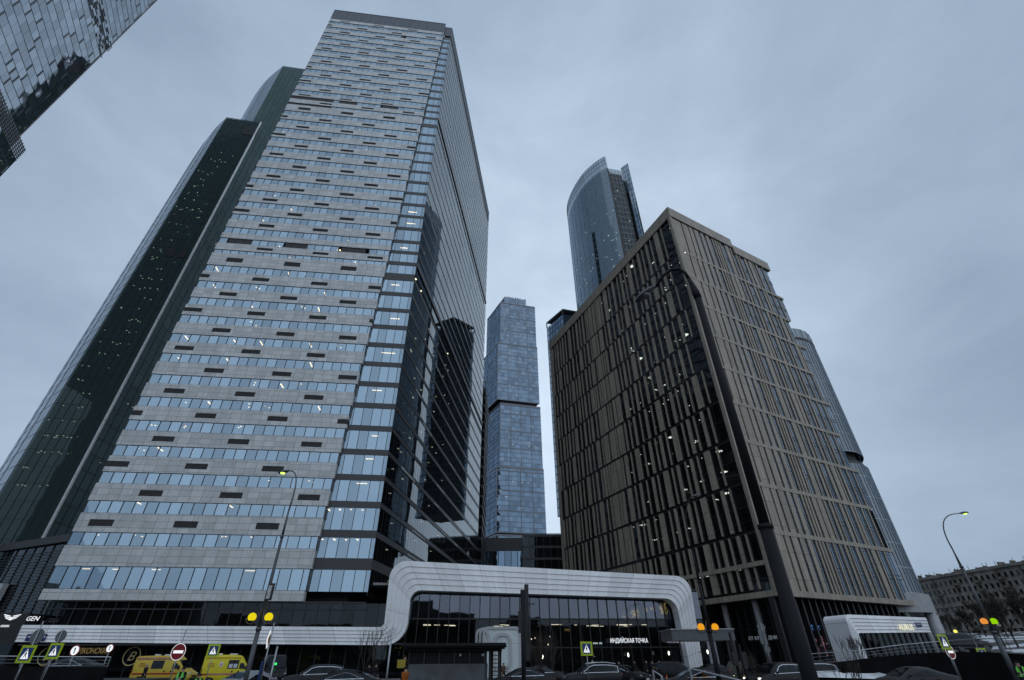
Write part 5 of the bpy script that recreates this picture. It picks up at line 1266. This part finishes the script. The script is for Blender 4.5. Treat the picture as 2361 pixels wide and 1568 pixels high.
def at_x(sts, x):
    for a, c in zip(sts, sts[1:]):
        if a[0] <= x <= c[0]:
            t = (x - a[0]) / (c[0] - a[0]); return tuple(u + (v - u) * t for u, v in zip(a, c))
def side_pt(st, f, sg, off=.012):
    x, w, zb, zl, zt, wt = st; y0, y1 = w * .98, wt + (w - wt) * .12; z1 = zt - (zt - zl) * .14
    return (x, sg * (y0 + (y1 - y0) * f + off), zl + (z1 - zl) * f)
def car(label, kind, paint, loc, rz, front=None, tail=None, trim=True, roof=None, group='cars on the street', cat='car', k=1.0, wheels=None):
    sts = {'sedan': SEDAN, 'suv': SUV}[kind]; t = local('parked_car', label, cat, group)
    body_mesh(sts).build('body', paint, t, True)
    x0, x1 = (-1.55, 1.0) if kind == 'sedan' else (-2.0, .95)
    for sg in (-1, 1):
        b = MB(); n = 8; up, lo = [], []
        for i in range(n + 1):
            x = x0 + (x1 - x0) * i / n; st = at_x(sts, x); e = min(i, n - i) / n * 2; f = .9 * min(1, .12 + (1.9 * min(i / n, 1) if i < n / 2 else 1.5 * (n - i) / n)) if kind == 'sedan' else (.9 if i < n * .7 else .9 * (n - i) / (n * .3) + .06)
            up.append(side_pt(st, max(.1, f), sg)); lo.append(side_pt(st, .06, sg))
        for i in range(n):
            q = [lo[i], lo[i + 1], up[i + 1], up[i]]; b.face(q if sg < 0 else q[::-1])
        w_ = b.build('side_window', CG, t)
        b = MB()
        for fx in (.36, .62):
            i = int(fx * n); q = [lo[i], (lo[i][0] + .1, lo[i][1], lo[i][2]), (up[i][0] + .1, up[i][1], up[i][2]), up[i]]; o = [(a[0], a[1] + sg * .006, a[2]) for a in q]; b.face(o if sg < 0 else o[::-1])
        b.build('pillar', PBLK, w_)
        if trim: b = MB(); b.tube([lo[0]] + up + [lo[-1]], .03, 5, False); b.tube(lo, .024, 5, False); b.build('window_trim', CHR, w_)
        b = MB(); st = at_x(sts, x1 - .12); b.ball((x1 - .1, sg * (st[1] + .12), st[3] + .1), .09, .11, .08, 8, 6); b.build('door_mirror', paint, t, True)
        b = MB()
        for hx in (.05, -.95): b.box(hx, hx + .2, sg * .945 - .015, sg * .945 + .015, .8, .83)
        b.build('door_handle', CHR if trim else paint, t)
        xf = sts[-2][0] - .03; st = at_x(sts, xf); b = MB(); b.ball((xf - .02, sg * st[1] * .78, st[3] - .03), .14, .17, .07, 10, 6); b.build('headlight', front or HL, t, True)
        st = sts[1]; b = MB(); b.ball((st[0] - .02, sg * st[1] * .82, st[3] - .1), .09, .16, .075, 10, 6); b.build('taillight', tail or TL, t, True)
        for wx in ((1.42, -1.42) if kind == 'sedan' else (1.4, -1.38)):
            r = .33 if kind == 'sedan' else .37; b = MB(); b.tube([(wx, sg * .70, r), (wx, sg * .935, r)], r, 20); w_ = b.build('wheel', TYR, t)
            b = MB(); b.disc((wx, sg * .938, r), (0, sg, 0), r * .7, 20, r * .58); b.disc((wx, sg * .937, r), (0, sg, 0), r * .2, 12)
            for q in range(5):
                a = 2 * PI * q / 5; c, s = math.cos(a), math.sin(a); P = [(wx + c * d - s * e, sg * .9375, r + s * d + c * e) for d, e in ((.04, -.03), (r * .6, -.035), (r * .6, .035), (.04, .03))]; b.face(P if sg < 0 else P[::-1])
            b.build('rim', RIM, w_)
    for nm, xa, xb in (('windscreen', (.42, 1.28) if kind == 'sedan' else (.42, 1.12), 1), ('rear_window', (-1.75, -.95) if kind == 'sedan' else (-2.26, -2.0), -1)):
        a, c = at_x(sts, xa[0]), at_x(sts, xa[1]); b = MB()
        P = [(s[0] + (.02 if xb > 0 else -.02), y, s[4] + .018) for s in (a, c) for y in (-s[5] * .88, s[5] * .88)]; b.face([P[0], P[2], P[3], P[1]]); b.build(nm, CG, t)
    xf = sts[-1][0]; b = MB(); b.box(xf - .1, xf + .015, -.42, .42, .5, .68); g_ = b.build('grille', TYR, t); b = MB()
    for q in range(3): b.box(xf + .012, xf + .03, -.4, .4, .53 + q * .055, .55 + q * .055)
    b.build('grille_bar', CHR, g_)
    b = MB(); b.box(xf - .1, xf + .01, -.26, .26, .38, .48); b.box(sts[0][0] - .01, sts[0][0] + .1, -.26, .26, .62, .73); b.build('number_plate', PW_, t)
    if roof: 
        b = MB()
        F_s = [at_x(sts, x) for x in (-1.9, -1.2, -.4, .3)]
        for a, c in zip(F_s, F_s[1:]): b.face([(a[0], -a[5] * .85, a[4] + .03), (c[0], -c[5] * .85, c[4] + .03), (c[0], c[5] * .85, c[4] + .03), (a[0], a[5] * .85, a[4] + .03)])
        for sg in (-1, 1): b.tube([(x_[0], sg * x_[5] * .93, x_[4] + .03) for x_ in F_s], .03, 6)
        b.build('roof_panel', roof, t)
    t.scale = (k, k, k)
    return place(t, loc, rz)
def on(x, Y, z=GZ): return (W(x, 1540, Y).x, Y, z)
WHR = mat('roof_snow_white', (.55, .57, .6), .5)
car('dark graphite sedan with bright window trim behind the black low wall at left', 'sedan', PGRY, on(160, 45, .38), R(180))
car('small silver car seen from behind with a red tail light beside the left lamp post', 'sedan', PSIL, on(588, 37), R(75), tail=TLon, trim=False)
car('dark off-roader with upright windscreen behind the chrome-lined black sedan', 'suv', PGRY, on(728, 46), R(195))
car('black sedan with bright curved window line left of the dark kiosk', 'sedan', PBLK, on(792, 37.5), R(184), k=1.02)
car('dark sedan with thin arched window line, rearmost of the two beside the kiosk', 'sedan', PGRY, on(1238, 52), R(176))
car('black sedan with oval bright window line beside the signal post', 'sedan', PBLK, on(1205, 43), R(180))
car('dark crossover with white roof under the lime-bordered crossing sign', 'suv', PGRY, on(1362, 46), R(183), roof=WHR, tail=mat('tail_pink', (.5, .12, .12), .3))
car('black sedan facing the camera with bright grille bars right of white-roofed crossover', 'sedan', PBLK, on(1440, 54), R(-48), front=mat('lamp_cool', (.4, .44, .47), .15))
car('black off-roader parked between the orange cones and the portal leg', 'suv', PBLK, on(1562, 57), R(-25), trim=False)
car('dark low sedan with long pale window line behind the bright tubular barrier', 'sedan', PBLK, on(1607, 38), R(180))
car('dusty hatchback seen from behind under the bare bushes, right of the paired posts', 'suv', PDIRT, on(1698, 56), R(70), trim=False)
car('black saloon with warm lit headlamp, left of the two with lights on', 'sedan', PBLK, on(1752, 49), R(197), front=HLy)
car('black off-roader with bright white headlamps in front of the thick lamp post', 'suv', PBLK, on(1782, 41), R(203), front=HLon)
car('black estate half hidden by the thick lamp post, red tail lamp at its right end', 'suv', PBLK, on(1856, 45), R(180), tail=TLon)
car('grey saloon behind the thick lamp post by the terrace railing', 'sedan', PGRY, on(1868, 58), R(176))
car('dark saloon low in the corner before the black right-hand wall', 'sedan', PGRY, on(2098, 37), R(180), trim=False)
car('grey off-roader parked on the terrace behind the railing at right', 'suv', PGRY, (W(2230, 1500, 58).x, 58, 1.9), R(5), trim=False)
car('dark sedan deep in the row behind the cones at centre right', 'sedan', PGRY, on(1650, 62), R(10), trim=False)
# black minibus with a green lamp in the windscreen
def van_body(t, paint): body_mesh(VAN).build('body', paint, t, True)
def van_wheels(t):
    for sg in (-1, 1):
        for wx in (1.95, -1.85):
            r = .36; b = MB(); b.tube([(wx, sg * .78, r), (wx, sg * .995, r)], r, 20); w_ = b.build('wheel', TYR, t); b = MB(); b.disc((wx, sg * .998, r), (0, sg, 0), r * .62, 18); b.build('rim', RIM, w_)
            b = MB(); b.disc((wx, sg * .985, r + .02), (0, sg, 0), r * 1.25, 20); b.build('wheel_arch', TYR, t)
RED = mat('stripe_red', (.30, .02, .012), .35, 0, .5, .05); TXR = mat('text_red', (.38, .03, .015), .4); TXW = mat('text_white', (.62, .62, .62), .4)
def ambulance(label, paint, loc, rz, second):
    t = local('ambulance', label, 'ambulance', 'yellow ambulances under the ribbon'); van_body(t, paint); van_wheels(t)
    for sg in (-1, 1):
        # side frame: s runs to the right as the viewer of that flank sees it
        F = Fr((-2.95, -.985), (1, 0)) if sg < 0 else Fr((2.95, .985), (-1, 0)); X = (lambda x: x + 2.95) if sg < 0 else (lambda x: 2.95 - x)
        def rng(a, c): return sorted((X(a), X(c)))
        def bar(b, a, c, z0, z1, d): s0, s1 = rng(a, c); b.fbox(F, s0, s1, z0, z1, d - .03, d)
        def lean(z): return -(.125 * max(0, z - 1.3) / 1.16)
        b = MB(); bar(b, -2.85, 2.4, .86, 1.0, .012); b.build('stripe', RED, t)
        if not second:
            b = MB(); bar(b, -2.8, .75, 2.13, 2.3, -.08); tp = b.build('stripe_top', RED, t); s0, s1 = rng(-2.7, .7); text('lettering', 'СКОРАЯ МЕДИЦИНСКАЯ ПОМОЩЬ', TXW, F, s0, 2.17, .1, -.08, tp, wid=s1 - s0, ext=.006)
        else:
            b = MB(); bar(b, -2.85, 1.0, 2.2, 2.25, -.08); b.build('stripe_top', RED, t); s0, s1 = rng(-2.2, 1.4); text('lettering', 'СКОРАЯ МЕДИЦИНСКАЯ ПОМОЩЬ', TXW, F, s0, .9, .075, .012, t, wid=s1 - s0, ext=.006)
        s0, s1 = rng(-2.45, -1.6) if not second else rng(-2.5, -1.7)
        text('lettering', 'ФМБА', TXR, F, s0 + .1, 1.72, .12, -.03, t, wid=.55, ext=.012); text('lettering', 'РОССИИ', TXR, F, s0, 1.53, .12, -.02, t, wid=.8, ext=.012)
        wx = (-1.15, .05) if not second else (-.3, .85)
        b = MB(); s0, s1 = rng(*wx); b.face([F.P(s0, .0, 1.36), F.P(s1, .0, 1.36), F.P(s1, -.085, 2.05), F.P(s0, -.085, 2.05)]); w_ = b.build('side_window', CG, t)
        if second:
            b = MB(); m_ = (s0 + s1) / 2
            for a, c in ((s0 + .12, m_ - .05), (m_ + .05, s1 - .12)): b.face([F.P(a, .012, 1.42), F.P(c, .012, 1.42), F.P(c, -.03, 1.74), F.P(a, -.03, 1.74)])
            b.build('frosted_pane', mat('frosted', (.42, .45, .48), .4), w_)
            b = MB(); c = X(-1.05); b.disc(F.P(c, -.025, 1.72), (F.n.x, F.n.y, .1), .2, 20); e_ = b.build('emblem', TXW, t); b = MB(); b.disc(F.P(c, -.018, 1.7), (F.n.x, F.n.y, .1), .1, 12); b.build('emblem_heart', TXR, e_)
        b = MB(); s0, s1 = rng(1.0, 1.75); b.face([F.P(s0, .0, 1.34), F.P(s1, .0, 1.34), F.P(s1 + (-.35 if sg < 0 else 0), -.05, 1.8), F.P(s0 + (0 if sg < 0 else .35), -.05, 1.8)]) if sg < 0 else b.face([F.P(s0, .0, 1.34), F.P(s1, .0, 1.34), F.P(s1, -.05, 1.8), F.P(s0 + .35, -.05, 1.8)]); b.build('cab_window', CG, t)
        b = MB(); b.ball((1.75, sg * 1.12, 1.45), .1, .12, .2, 10, 8); b.build('door_mirror', TYR, t, True)
        b = MB(); b.ball((.3, sg * .99, 1.12), .1, .03, .07, 8, 6); b.ball((1.0, sg * .99, 1.12), .1, .03, .07, 8, 6); b.build('door_handle', TYR, t)
        b = MB(); b.ball((2.78, sg * .72, .92), .16, .2, .1, 10, 6); b.build('headlight', HL, t, True); b = MB(); b.box(-2.97, -2.9, sg * .9 - .08, sg * .9 + .08, 1.0, 1.4); b.build('taillight', TL, t)
    b = MB(); b.face([(1.40, -.72, 2.1), (2.12, -.76, 1.42), (2.12, .76, 1.42), (1.40, .72, 2.1)]); b.build('windscreen', CG, t)
    b = MB(); b.box(-.4, .45, -.55, .55, 2.47, 2.58); b.box(-1.6, -1.2, -.2, .2, 2.47, 2.6); b.build('roof_beacon', mat('beacon_white', (.6, .62, .64), .3), t)
    b = MB(); b.box(2.85, 3.0, -.7, .7, .34, .58); b.box(-3.0, -2.9, -.8, .8, .36, .55); b.box(2.9, 2.97, -.45, .45, .66, .78); b.build('bumper', TYR, t)
    return place(t, loc, rz)
ambulance('dull yellow ambulance with white-lettered red roof stripe behind the no entry disc', PYEL, on(386, 59.5), R(2), False)
ambulance('brighter yellow ambulance with round white emblem cut off by the left lamp post', PYL2, on(530, 56), R(27), True).scale = (.8, 1, 1)
t = local('minibus', 'black minibus with a green light in its window right of the amber diamond', 'minibus'); van_body(t, PBLK); van_wheels(t)
b = MB(); b.face([(1.40, -.72, 2.1), (2.12, -.76, 1.42), (2.12, .76, 1.42), (1.40, .72, 2.1)]); b.build('windscreen', CG, t); b = MB(); b.box(2.0, 2.08, -.35, -.1, 1.62, 1.8); b.build('green_lamp', emit('lamp_green', (.05, 1, .2), 1.2), t)
b = MB(); b.face([(1.3, -.99, 1.34), (1.9, -.985, 1.34), (1.55, -.93, 1.85), (1.3, -.93, 1.85)]); b.build('cab_window', CG, t); b = MB(); b.ball((2.75, -.7, .9), .12, .2, .1, 8, 6); b.ball((2.75, .7, .9), .12, .2, .1, 8, 6); b.build('headlight', HL, t, True)
place(t, on(632, 58), R(-60))

# ------------------------------------------------------------------ people
def skin_mesh(name, nodes, edges, radii, root, sub=1):
    me = bpy.data.meshes.new(name); me.from_pydata(nodes, edges, []); ob = bpy.data.objects.new(name, me); COL.objects.link(ob)
    m = ob.modifiers.new('s', 'SKIN'); m.use_smooth_shade = True
    for v, r in zip(me.skin_vertices[0].data, radii): v.radius = (r, r) if not isinstance(r, tuple) else r
    me.skin_vertices[0].data[root].use_root = True
    s = ob.modifiers.new('d', 'SUBSURF'); s.levels = sub; s.render_levels = sub
    r = bpy.data.meshes.new_from_object(ob.evaluated_get(bpy.context.evaluated_depsgraph_get())); r.name = name; bpy.data.objects.remove(ob); bpy.data.meshes.remove(me)
    r.polygons.foreach_set('use_smooth', [True] * len(r.polygons)); return r
def pose(walk=0., armL=0., armR=0., bend=0., bendR=None):
    """joint positions of a 1.75 m figure facing -y; walk in radians of leg swing, arm swing in radians, bend at the elbow"""
    J = {'pelvis': (0, 0, .95), 'waist': (0, .0, 1.1), 'chest': (0, .0, 1.32), 'neck': (0, .0, 1.48), 'head': (0, -.02, 1.58), 'crown': (0, -.015, 1.68)}
    for sg, n, a, e in ((-1, 'R', armR, bend if bendR is None else bendR), (1, 'L', armL, bend)):
        J['sh' + n] = (sg * .19, .0, 1.42)
        el = Vector((sg * .23, -math.sin(a) * .29, 1.42 - math.cos(a) * .29)); J['el' + n] = tuple(el)
        w = el + Vector((-sg * .05 * (e > .5), -math.sin(a + e) * .25, -math.cos(a + e) * .25)); J['wr' + n] = tuple(w)
        d = (w - el).normalized(); J['pa' + n] = tuple(w + d * .07); s_ = Vector((sg, 0, 0)); f_ = d.cross(s_)
        for k in range(4): 
            o = w + d * .09 + f_ * (.026 - .0175 * k); J['f%d%s' % (k, n)] = tuple(o); l = (.066, .078, .072, .056)[k]
            J['g%d%s' % (k, n)] = tuple(o + d * l * .6 - s_ * .008); J['h%d%s' % (k, n)] = tuple(o + d * l * .95 - s_ * .026)
        J['t0' + n] = tuple(w + d * .03 + f_ * .03); J['t1' + n] = tuple(w + d * .06 + f_ * .055 - s_ * .01); J['t2' + n] = tuple(w + d * .095 + f_ * .058 - s_ * .02)
        q = walk * (1 if n == 'L' else -1); J['hp' + n] = (sg * .1, .0, .9); kn = Vector((sg * .11, -math.sin(q) * .43, .9 - math.cos(q) * .43)); J['kn' + n] = tuple(kn)
        q2 = q - abs(walk) * .7 * (1 if q < 0 else .2); an = kn + Vector((0, -math.sin(q2) * .42, -math.cos(q2) * .42)); J['an' + n] = tuple(an); J['to' + n] = (an.x + sg * .02, an.y - .17, max(.035, an.z - .03))
    return J
RAD = {'pelvis': .13, 'waist': .12, 'chest': .145, 'neck': .055, 'head': .092, 'crown': .07, 'sh': .062, 'el': .045, 'wr': .03, 'pa': .036, 'hp': .09, 'kn': .06, 'an': .042, 'to': .035, 'f': .0095, 'g': .009, 'h': .0075, 't0': .014, 't1': .011, 't2': .009}
def rad(k): return RAD.get(k) or RAD.get(k[:2]) or RAD.get(k[0])
BONES = ['pelvis waist', 'waist chest', 'chest neck', 'neck head', 'head crown'] + [x.replace('_', n) for n in 'LR' for x in ('chest sh_', 'sh_ el_', 'el_ wr_', 'wr_ pa_', 'pa_ f0_', 'pa_ f1_', 'pa_ f2_', 'pa_ f3_', 'f0_ g0_', 'f1_ g1_', 'f2_ g2_', 'f3_ g3_', 'g0_ h0_', 'g1_ h1_', 'g2_ h2_', 'g3_ h3_', 'wr_ t0_', 't0_ t1_', 't1_ t2_', 'pelvis hp_', 'hp_ kn_', 'kn_ an_', 'an_ to_')]
def from_bones(name, J, bones, root, grow=0., sub=1):
    ks = []; 
    for e in bones:
        for k in e.split():
            if k not in ks: ks.append(k)
    ed = [tuple(ks.index(k) for k in e.split()) for e in bones]
    return skin_mesh(name, [J[k] for k in ks], ed, [rad(k) + (grow if rad(k) > .02 else 0) for k in ks], ks.index(root), sub)
JK = ['waist chest', 'pelvis waist', 'chest neck'] + [x.replace('_', n) for n in 'LR' for x in ('chest sh_', 'sh_ el_', 'el_ wr_')]
TR = [x.replace('_', n) for n in 'LR' for x in ('pelvis hp_', 'hp_ kn_', 'kn_ an_')]
SHO = 'an_ to_'
SKINM = mat('skin', (.36, .22, .16), .55, 0, .4, .08); EYE = mat('eye_dark', (.01, .01, .01), .3)
CL = {}
def cloth(n, c): 
    return mat('cloth_' + n, c, .85, 0, .2, .2, 6)
POSES = {}
def person_meshes(key, **k):
    if key in POSES: return POSES[key]
    J = pose(**k); J2 = dict(J)
    for n in 'LR': J2['wr' + n] = tuple(Vector(J['wr' + n]).lerp(Vector(J['el' + n]), .12))
    J2['neck'] = (0, 0, 1.455); J2['pelvis'] = (0, 0, .86)
    J3 = dict(J)
    sh = [from_bones('shoe', J, ['an%s to%s' % (n, n)], 'an' + n, .018, 1) for n in 'LR']
    hm = MB(); hm.ball((0, .012, 1.645), .097, .112, .085, 12, 8); hm.v = [v for v in hm.v]
    fc = MB()
    for sg in (-1, 1): fc.ball((sg * .034, -.108, 1.607), .012, .008, .008, 8, 6); 
    ns_ = MB(); ns_.ball((0, -.122, 1.578), .013, .02, .02, 8, 6); 
    for sg in (-1, 1): ns_.ball((sg * .095, -.01, 1.585), .012, .022, .03, 8, 6)
    mo = MB(); mo.ball((0, -.108, 1.538), .025, .008, .006, 8, 6)
    POSES[key] = (from_bones('body', J, BONES, 'pelvis', 0, 1), from_bones('jacket', J2, JK, 'waist', .032, 1), from_bones('trousers', J3, TR, 'pelvis', .02, 1), sh, hm, fc, ns_, mo); return POSES[key]
def person(label, loc, rz, jacket, legs, hat=None, key='stand', vest=None, k=1.0, extra=None, **kw):
    bm, jm, tm, sh, hm, fc, ns_, mo = person_meshes(key, **kw); t = local('person', label, 'person', 'people on the pavement')
    def add(me, m, nm):
        if not me.materials: me.materials.append(m)
        o = bpy.data.objects.new(nm, me); COL.objects.link(o); o.parent = t; o.material_slots[0].link = 'OBJECT'; o.material_slots[0].material = m; ORG[o.name] = Vector((0, 0, 0)); return o
    bo = add(bm, SKINM, 'body'); add(jm, jacket, 'jacket'); add(tm, legs, 'trousers'); [add(s, cloth('shoe', (.01, .01, .01)), 'shoe') for s in sh]
    hm.build('hat' if hat else 'hair', hat or cloth('hair', (.02, .015, .01)), t, True); fc.build('eyes', EYE, bo); ns_.build('nose_ears', SKINM, bo, True); mo.build('mouth', mat('lip', (.25, .09, .08), .5), bo)
    if vest:
        b = MB()
        for i in range(2):
            y = -.19 if i == 0 else .185
            for sg in (-1, 1): b.face([(sg * .03, y, 1.02), (sg * .2, y * .92, 1.02), (sg * .2, y * .9, 1.36), (sg * .14, y * .72, 1.49), (sg * .075, y * .8, 1.45)][::(1 if (sg > 0) == (i == 0) else -1)])
        for sg in (-1, 1): b.face([(sg * .205, -.175, 1.02), (sg * .205, .17, 1.02), (sg * .205, .167, 1.34), (sg * .205, -.17, 1.34)])
        v = b.build('vest', vest, t)
        b = MB()
        for y in (-.196, .19): b.box(-.2, .2, min(y, y * .96), max(y, y * .98) , 1.1, 1.15)
        b.build('reflective_band', mat('band_silver', (.5, .52, .5), .4), v)
    if extra: extra(t)
    t.scale = (k, k, k); return place(t, loc, rz)
HV = mat('hi_vis', (.16, .62, .08), .6, 0, .3, .08); BK = cloth('black', (.012, .012, .014)); NV = cloth('navy', (.02, .022, .035)); OR = cloth('orange', (.26, .075, .012)); GR = cloth('grey', (.22, .23, .26)); BE = cloth('beige', (.3, .26, .21)); BR_ = cloth('brown', (.09, .055, .035)); KH = cloth('khaki', (.08, .08, .05))
def gz(x, Y): return on(x, Y)
person('officer in black with bright green vest facing the camera by the no entry sign', on(424, 32, -.34), 0, BK, BK, BK, 'folded', HV, .97, armL=.25, armR=.25, bend=1.5)
person('second officer in bright green vest, lower and right of the first', on(466, 32, -.5), R(20), BK, BK, BK, 'folded', HV, .88)
person('dark walker with grey scarf passing in front of the dull yellow ambulance', gz(338, 56.5), R(80), BK, BK, GR, 'walk', None, 1.0, walk=.42, armL=-.35, armR=.35, bend=.25)
person('dark pedestrian by the bare sapling, left one of the pair', gz(851, 48), R(160), BK, BK, None, 'stand', None, 1.0, armL=.05, armR=.05, bend=.2)
person('dark pedestrian by the bare sapling, right one of the pair', gz(867, 48), R(40), BK, NV, None, 'stand', None, 1.02)
YBG = mat('bag_yellow', (.4, .31, .03), .5)
def bag(t): 
    b = MB(); b.box(-.24, .24, .16, .5, .95, 1.45); b.build('bag', YBG, t)
person('courier in black with a big yellow bag behind the kiosk corner', (W(931.5, 1540, 42).x, 42, .12), R(150), BK, BK, None, 'stand', None, 1.02, bag)
person('worker in orange jacket and dark cap beside the kiosk', gz(936, 29.5), R(60), OR, BK, BK, 'walk', None, .99)
person('walker in short pale skirt and dark top before the relief gate', gz(1153, 58), R(200), BK, BE, None, 'walk', None, .95)
person('walker with long dark hair stepping past the kiosk post', gz(1161, 58), R(215), BR_, BK, None, 'walk', None, .96)
person('pale-haired person in grey coat behind the white-roofed crossover', gz(1367, 55), R(170), GR, BK, BE, 'stand', None, 1.06)
person('bystander in dark coat just left of the grey-coated one behind the crossover', gz(1357, 57), R(10), NV, BK, None, 'stand', None, 1.04)
person('man with bare head behind the front-facing black sedan', gz(1428, 58), R(30), BK, BK, None, 'stand', None, 1.04)
person('dark figure in the lobby doorway between the first two oval lamps', gz(1464, 68), R(0), BK, BK, None, 'stand', None, 1.03)
person('tall dark figure at lobby doors, left of the standing trio', gz(1491, 60), R(60), BK, BK, None, 'stand', None, 1.08)
person('man with white collar in front of lobby doors, nearest of the trio', gz(1505, 56), R(20), BK, BK, None, 'arms', None, 1.05, armL=.3, armR=.5, bend=1.1)
person('woman with patterned grey scarf at lobby doors, right of the trio', gz(1522, 61), R(-20), BK, KH, GR, 'arms', None, 1.0)
person('brown-haired person in beige coat right of the crossing sign post', gz(1388, 58), R(180), BE, BK, None, 'stand', None, 1.0)
person('dark visitor on the terrace by the pink screen, left one', (W(1907, 1530, 62).x, 62, 1.15), R(190), BK, BK, None, 'stand', None, 1.0)
person('dark visitor on the terrace by the pavilion corner, taller right one', (W(1921, 1530, 61).x, 61, 1.15), R(160), BK, BK, None, 'walk', None, 1.08)
person('officer in green vest cut off by the right edge of the frame', on(2350, 31, -.35), R(-30), BK, BK, BK, 'folded', HV, 1.0)

# ------------------------------------------------------------------ bare trees and bushes
BARK = mat('bark', (.035, .03, .026), .9, 0, .2, .3, 4); TWIG = mat('twig', (.05, .042, .036), .9, 0, .2, .2)
def branch(b, c, p, d, l, r, depth, rn, up=.25, spread=.55, minr=.006):
    n = 3; pts = [p]; q = Vector(p); d = Vector(d)
    for k in range(n):
        d = (d + Vector((rn.uniform(-.18, .18), rn.uniform(-.18, .18), rn.uniform(-.05, .16)))).normalized(); q = q + d * l / n; pts.append(tuple(q))
    rr = [max(minr, r * (1 - .45 * i / n)) for i in range(n + 1)]
    (b if depth > 1 else c).tube(pts, rr, 5 if r > .04 else 3, False)
    if depth <= 0: return
    for k in range(rn.choice((2, 3, 3)) if depth > 1 else 3):
        t = rn.uniform(.35, 1.0); i = min(n - 1, int(t * n)); s = Vector(pts[i]).lerp(Vector(pts[i + 1]), t * n - i)
        v = (d + Vector((rn.uniform(-1, 1), rn.uniform(-1, 1), rn.uniform(-.2, .6))) * spread + Vector((0, 0, up * .3))).normalized()
        branch(b, c, tuple(s), v, l * rn.uniform(.55, .8), r * .58, depth - 1, rn, up, spread, minr)
def bare_tree(p, h, label, seed, depth=4, r=.14, group=None, minr=.012, name='bare_tree', spread=.55):
    t = thing(name, p, label, 'tree', group); rn = random.Random(seed); b, c = MB(), MB(); P = Vector(p)
    b.tube([tuple(P), tuple(P + Vector((rn.uniform(-.1, .1), 0, h * .3)))], [r * 1.15, r * .9], 8)
    for k in range(4): branch(b, c, tuple(P + Vector((0, 0, h * (.22 + .03 * k)))), (rn.uniform(-.5, .5), rn.uniform(-.5, .5), 1), h * .32, r * .75, depth, rn, .3, spread, minr)
    b.build('trunk', BARK, t); c.build('crown', TWIG, t); return t
def bush(p, h, w, n, label, seed, minr=.008, depth=2):
    t = thing('bare_bush', p, label, 'bush'); rn = random.Random(seed); b, c = MB(), MB()
    for k in range(n): branch(b, c, tuple(Vector(p) + Vector((rn.uniform(-w, w) * .35, rn.uniform(-.3, .3), 0))), (rn.uniform(-.5, .5), rn.uniform(-.3, .3), 1), h * .55, .022, depth, rn, .5, .4, minr)
    b.build('stems', BARK, t); c.build('twigs', TWIG, t); return t
bare_tree(gz(838, 50), 5.0, 'leafless sapling with thin drooping twigs in front of the ribbon corner', 5, 3, .05, None, .009)
bare_tree(gz(866, 53), 5.4, 'second leafless sapling close to the thin pale post', 8, 3, .05, None, .009)
bush(gz(1252, 44), 3.4, 1.6, 12, 'tall leafless bush beside the two dark sedans, right of the signal post', 3, .01, 3)
bush((W(1982, 1520, 52).x, 52.5, 1.3), 1.9, 2.6, 22, 'dense leafless bush in front of the white pavilion leg', 6, .01)
bush(gz(1722, 43), 2.3, 2.0, 12, 'tangled leafless bush at the foot of the paired signal posts', 9, .009)
bush(gz(1960, 41), 2.0, 3.0, 12, 'sparse leafless stems in front of the black right-hand wall', 12, .007)
for i, (x, Y, h) in enumerate(((2172, 150, 8), (2215, 140, 9), (2255, 128, 10), (2290, 118, 11.5), (2322, 104, 12.5), (2352, 92, 12.5), (2395, 80, 13), (2240, 165, 11), (2275, 150, 11), (2340, 130, 13))):
    p = W(x, 1500, Y); 
    bare_tree((p.x, Y, 1.2 + (3.8 if Y > 110 else 1.5)), h * .62, ['small leafless tree nearest the round columns before the apartment block', 'leafless tree on the snowy bank under the lemon lamp', 'leafless tree on the snowy bank below the middle of apartment block', 'leafless tree just left of the orange and lime globes', 'broad leafless tree just right of the lime globe', 'broad leafless tree near the right edge of the frame', 'leafless tree cut off by the right edge', 'leafless tree against the lower apartment windows, far left row', 'leafless tree against the lower apartment windows, middle of the far row', 'leafless tree against the lower apartment windows, right end of the far row'][i], 40 + i, 5, .13, 'bare trees before the apartment block', .03, spread=.85)
